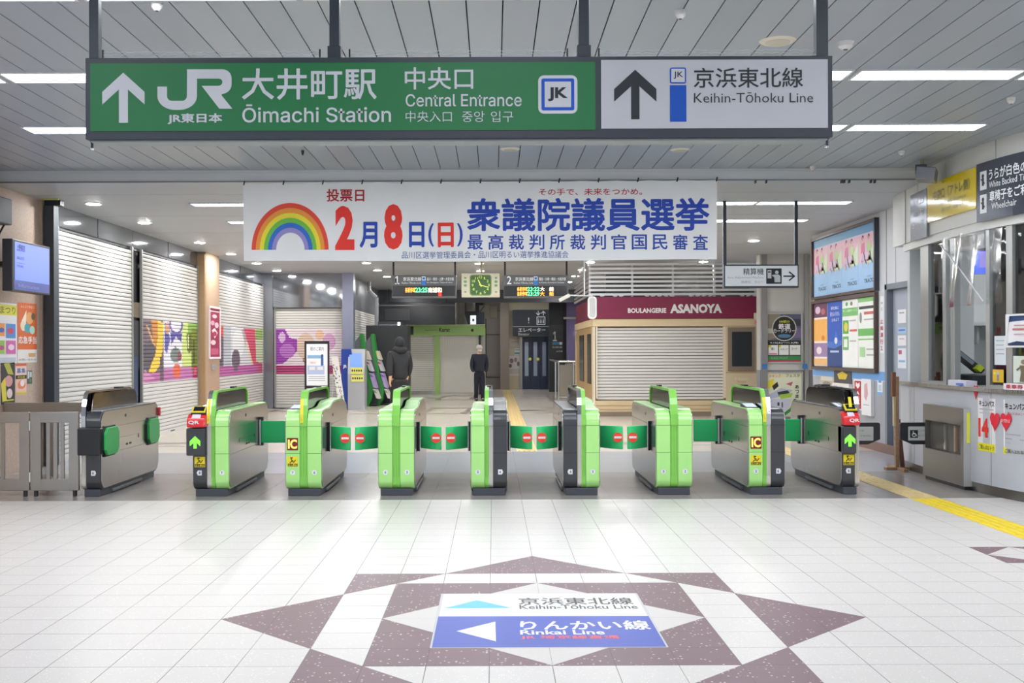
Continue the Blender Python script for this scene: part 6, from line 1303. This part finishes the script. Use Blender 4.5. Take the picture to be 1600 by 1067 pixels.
# door notices
PD = Plane('R', XR+.08)
dl_p = bpy.data.objects['door_leaf']
for (a, b, c, d, bs, el) in ((1403, 484, 1417, 505, 'f0eef0', [('r', .2, .2, .8, .3, 'a8a4a8')]), (1403, 512, 1417, 521, 'a8c8e8', [('r', .1, .3, .9, .6, '5080c0')]), (1403, 524, 1417, 540, 'ece8ea', [('r', .2, .3, .8, .4, 'c8a8b0')]), (1403, 544, 1417, 575, 'e8ecf2', [('r', .1, .1, .5, .3, 'c05878'), ('r', .1, .6, .9, .7, '90b0d0')])):
    u0_ = -F*(XR+.08)/(a-VX); u1_ = -F*(XR+.08)/(b-VX) if False else u0_+.3; v1_ = PD.at(a, b)[1]; v0_ = PD.at(a, d)[1]
    g = poster(PD, u0_, v0_, u1_, v1_, bs, el, 'door_notice', 'white paper notice taped to the grey staff door', 'notice', 'notices taped to the staff door')
# posters in the niche
P = Plane('F', NW-.0)
yb_ = [('r', 0, 0, 1, .55, '5a5f78'), ('p', [(0, 0), (.4, 0), (.3, .5), (0, .55)], '8a8270'), ('r', .75, .1, 1, .25, '3a3c4a'), ('r', .75, .3, 1, .5, '7c6a9a'), ('r', 0, .3, .2, .4, 'b0b4a8'), ('e', .5, .3, .37, .27, 'c8c8b8'), ('e', .5, .3, .34, .25, '26262c'), ('t', '100駅の', .36, .13, .66, .18, 'd8e030', .02), ('t', '鉄道', .33, .2, .68, .31, 'e8e8ec', .03), ('t', 'カードラリー', .18, .31, .82, .39, 'e8e8ec', .02), ('e', .5, .46, .2, .04, '5080a8'), ('r', 0, .57, 1, .64, '1c1c20'), ('t', '9.13(土)〜11.3(月)', .08, .585, .92, .625, 'f0eeee', .02), ('r', .02, .65, .31, .86, 'eef0ea'), ('r', .34, .65, .63, .86, 'eef0ea'), ('r', .66, .65, .98, .86, 'eef0ea'), ('r', .02, .65, .1, .7, 'e0d830'), ('r', .34, .65, .4, .7, 'e0d830'), ('t', '第1', .1, .7, .2, .76, '40424a', .01), ('t', 'スタンプ', .38, .72, .6, .76, '40424a', .01), ('t', 'カード', .72, .7, .88, .76, '40424a', .01), ('r', .04, .82, .28, .85, 'e080a0'), ('r', 0, .88, 1, .97, '3a8a50'), ('t', 'RAILWAY', .1, .9, .6, .95, '80b890', 0), ('r', 0, .97, 1, 1, 'b83048')]
poster(P, *ppx(P, 1199, 491, 1251, 565), '3a3c44', yb_, 'wall_poster', 'dark railway card rally poster in the niche right of the bakery, upper', frame=M('bcbcbc', .3, .5), fw=.04)
yb_ = [('r', 0, 0, 1, .1, 'e2e0b8'), ('t', 'スタンプ', .06, .03, .4, .1, 'd06040', .01), ('t', 'フェスタ', .55, .02, .95, .09, '2a5a8a', .01), ('p', [(0, .2), (.2, .12), (.22, .3), (0, .38)], 'e8d838'), ('p', [(.15, .3), (.3, .2), (.34, .3), (.2, .4)], '2a2a30'), ('p', [(.05, .5), (.4, .35), (.75, .4), (.6, .5), (.1, .6)], 'b8c0dc'), ('p', [(.3, .44), (.6, .4), (.66, .46), (.35, .54)], '3a3a34'), ('p', [(.35, .5), (.75, .46), (.7, .56), (.4, .6)], 'a8cc50'), ('p', [(.55, .25), (.75, .2), (.7, .3)], 'c05878'), ('p', [(.1, .6), (.7, .6), (.6, .88), (.1, .88)], 'c9cce0'), ('r', .3, .68, .36, .76, '3a3c44'), ('r', .42, .68, .46, .8, '4a4c54'), ('p', [(0, .68), (.12, .62), (.12, .82), (0, .88)], '5878c0'), ('p', [(.36, 1), (.66, .82), (.78, .6), (.84, .6), (.74, .86), (.5, 1)], '3a8a48')]
for i, ch in enumerate('あつまれ駅'): yb_.append(('t', ch, .82-.035*max(0, i-2), .28+.11*i, .92-.035*max(0, i-2), .36+.11*i, '22262a', .02))
poster(P, *ppx(P, 1198, 583, 1252, 650), 'e4e6cc', yb_, 'wall_poster', 'pale yellow train festival poster below the card rally poster', frame=M('bcbcbc', .3, .5), fw=.03)
mb = MB()
for px_ in (1193, 1256): mb.box(tx(px_, NW)-.05, tx(px_, NW)+.05, NW-.1, NW-.06, tz(574, NW)-.05, tz(574, NW)+.05, M('3a7ac0', .4)); 
o = mb.build('blue_clip') ; tag(o, 'pair of blue clips between the two niche posters', 'clip')
# small white board on the maroon fascia end is part of the kiosk
# ================================================================== PEOPLE
def skin(name, parent, base, V, E, R, m, sub=2):
    me = bpy.data.meshes.new(name); me.from_pydata([Vector(v) for v in V], E, []); o = bpy.data.objects.new(name, me); COL.objects.link(o)
    me.materials.append(m); o.parent = parent; ROOT[o.name] = Vector(base)
    s = o.modifiers.new('skin', 'SKIN'); s.use_smooth_shade = True
    for i, r in enumerate(R): me.skin_vertices[0].data[i].radius = r if isinstance(r, tuple) else (r, r)
    me.skin_vertices[0].data[0].use_root = True
    d = o.modifiers.new('sub', 'SUBSURF'); d.levels = sub; d.render_levels = sub
    return o
def chain(n0, k): return [(n0+i, n0+i+1) for i in range(k-1)]
def person(label, X, Y, h, rot, coat, trou, cap=None, mask=False, hood=False, stride=.2, arms=((.0, 0), (.0, 0)), pockets=False, hair='26221f'):
    t = thing('person', label, 'person', (X, Y, 0)); t.rotation_euler.z = rot
    k = h/1.72; sk = M('d8a88c', .55); cm, tm = M(coat, .75), M(trou, .75)
    S_ = lambda v: (v[0]*k, v[1]*k, v[2]*k)
    # body: pelvis, spine, neck, head, arms, legs in one skinned mesh (faces -Y before rotation)
    st = stride
    V = [(0, 0, .95), (0, 0, 1.15), (0, .01, 1.36), (0, 0, 1.47), (0, -.01, 1.52)]
    E = [(0, 1), (1, 2), (2, 3), (3, 4)]; R = [(.13, .1), (.12, .09), (.11, .08), .055, .055]
    hands = []
    for s, (sw, bend) in zip((-1, 1), arms):
        b = len(V); V += [(s*.15, 0, 1.37), (s*.215, .02+sw*.4, 1.14), (s*(.225 if not pockets else .2), -.02+sw-bend, .93 if not pockets else .96), (s*(.22 if not pockets else .15), -.05+sw-bend*1.2, .86 if not pockets else .92)]
        E += [(2, b), (b, b+1), (b+1, b+2), (b+2, b+3)]; R += [.045, .04, .032, (.036, .022)]; hands.append((V[-1], s))
    for s, f in ((-1, 1), (1, -1)):
        b = len(V); V += [(s*.09, 0, .88), (s*.095, -.02+f*st*.35, .5), (s*.09, .03+f*st, .1), (s*.09, -.1+f*st, .04)]
        E += [(0, b), (b, b+1), (b+1, b+2), (b+2, b+3)]; R += [.08, .058, .042, (.038, .03)]
    body = skin('body', t, (X, Y, 0), [S_(v) for v in V], E, [tuple(q*k for q in r) if isinstance(r, tuple) else r*k for r in R], sk)
    # head
    o = (X, Y, 0)
    def bld(mb, name, par=t):
        q = mb.build(name, None); me = q.data
        off = Vector(q.location); 
        for v in me.vertices: v.co = v.co+off
        q.location = (0, 0, 0); q.parent = par; ROOT[q.name] = Vector(o); return q
    mb = MB(); zc = 1.61*k; mb.ball((0, -.005, zc), .075*k, .095*k, .115*k, sk, 14); mb.ball((0, -.02, zc-.06*k), .055*k, .07*k, .06*k, sk, 12)
    mb.prism([(-.1*k, zc+.01*k), (-.118*k, zc-.02*k), (-.095*k, zc-.025*k)], 'x', -.012*k, .012*k, sk)
    for s in (-1, 1): mb.ball((s*.076*k, 0, zc-.005*k), .012*k, .02*k, .03*k, sk, 6)
    hd = bld(mb, 'head')
    mb = MB()
    for s in (-1, 1): mb.ball((s*.028*k, -.088*k, zc+.01*k), .011*k, .006*k, .007*k, M('2a2220', .3), 6)
    bld(mb, 'eyes', hd); mb = MB(); mb.ball((0, -.088*k, zc-.05*k), .022*k, .008*k, .006*k, M('a8604f', .5), 6); bld(mb, 'mouth', hd)
    mb = MB(); mb.ball((0, .012*k, zc+.025*k), .084*k, .1*k, .105*k, M(hair, .7), 14)
    hr = bld(mb, 'hair', hd)
    if cap:
        mb = MB(); n = 10; mb.ball((0, .0, zc+.045*k), .098*k, .112*k, .085*k, M(cap, .6), 14); mb.cyl((0, -.02*k, zc+.028*k), (0, -.02*k, zc+.04*k), .118*k, M(cap, .6), 20); bld(mb, 'cap')
    if mask: mb = MB(); mb.ball((0, -.045*k, zc-.045*k), .066*k, .065*k, .05*k, M('e8e8ea', .7), 12); bld(mb, 'mask')
    if hood: mb = MB(); mb.ball((0, .025*k, zc+.01*k), .1*k, .115*k, .13*k, cm, 14); mb.ball((0, .035*k, zc-.13*k), .15*k, .115*k, .09*k, cm, 12); mb.ball((0, .01*k, zc-.15*k), .12*k, .11*k, .07*k, cm, 12); bld(mb, 'hood')
    # coat
    V = [(0, 0, .86), (0, .0, 1.0), (0, 0, 1.15), (0, .01, 1.34), (0, .0, 1.455)]; E = chain(0, 5); R = [(.19, .15), (.185, .145), (.18, .135), (.18, .125), (.095, .09)]
    for s, (sw, bend) in zip((-1, 1), arms):
        b = len(V); V += [(s*.185, 0, 1.39), (s*.23, .02+sw*.4, 1.14), (s*(.235 if not pockets else .215), -.015+sw-bend, .95)]; E += [(3, b), (b, b+1), (b+1, b+2)]; R += [.085, .074, .06]
        if pockets: V.append((s*.15, -.06, .93)); E.append((b+2, b+3)); R.append(.05)
    skin('coat', t, o, [S_(v) for v in V], E, [tuple(q*k for q in r) if isinstance(r, tuple) else r*k for r in R], cm)
    V = [(0, 0, .95), (0, 0, .86)]; E = [(0, 1)]; R = [(.15, .12), (.15, .12)]
    for s, f in ((-1, 1), (1, -1)):
        b = len(V); V += [(s*.09, 0, .8), (s*.095, -.02+f*st*.35, .5), (s*.09, .03+f*st, .05)]; E += [(1, b), (b, b+1), (b+1, b+2)]; R += [.098, .078, .066]
    skin('trousers', t, o, [S_(v) for v in V], E, [tuple(q*k for q in r) if isinstance(r, tuple) else r*k for r in R], tm)
    for s, f in ((-1, 1), (1, -1)):
        mb = MB(); mb.ball((s*.09*k, (-.06+f*st)*k, .045*k), .05*k, .13*k, .045*k, BLACK, 10); bld(mb, 'shoe')
    if not pockets:
        for (hx, hy, hz), s in hands:
            # palm chain, four fingers and a thumb
            V = [(hx, hy, hz+.03), (hx, hy-.008, hz-.02)]; E = [(0, 1)]; R = [(.024, .016), (.03, .014)]
            for i, ln in enumerate((.062, .072, .068, .052)):
                b = len(V); fy = hy-.03+.018*i; V += [(hx, fy, hz-.045), (hx-s*.008, fy, hz-.045-ln*.5), (hx-s*.02, fy, hz-.045-ln)]; E += [(1, b), (b, b+1), (b+1, b+2)]; R += [.009, .008, .007]
            b = len(V); V += [(hx-s*.01, hy-.035, hz-.01), (hx-s*.02, hy-.05, hz-.045)]; E += [(1, b), (b, b+1)]; R += [.01, .008]
            skin('hand', t, o, [S_(v) for v in V], E, [tuple(q*k for q in r) if isinstance(r, tuple) else r*k for r in R], sk, 1)
    return t
person('person in a black hooded coat walking away beside the black cabinet', tx(624, 21.8), 21.8, 1.74, math.radians(205), '1f2023', '1c1d20', hood=True, stride=.2, arms=((-.12, .02), (.14, .03)))
person('person in white cap, white mask and navy jacket before the green kiosk', tx(749, 31), 31.0, 1.62, math.radians(10), '252a3a', '1f2434', cap='e4e0de', mask=True, stride=.08, pockets=True)
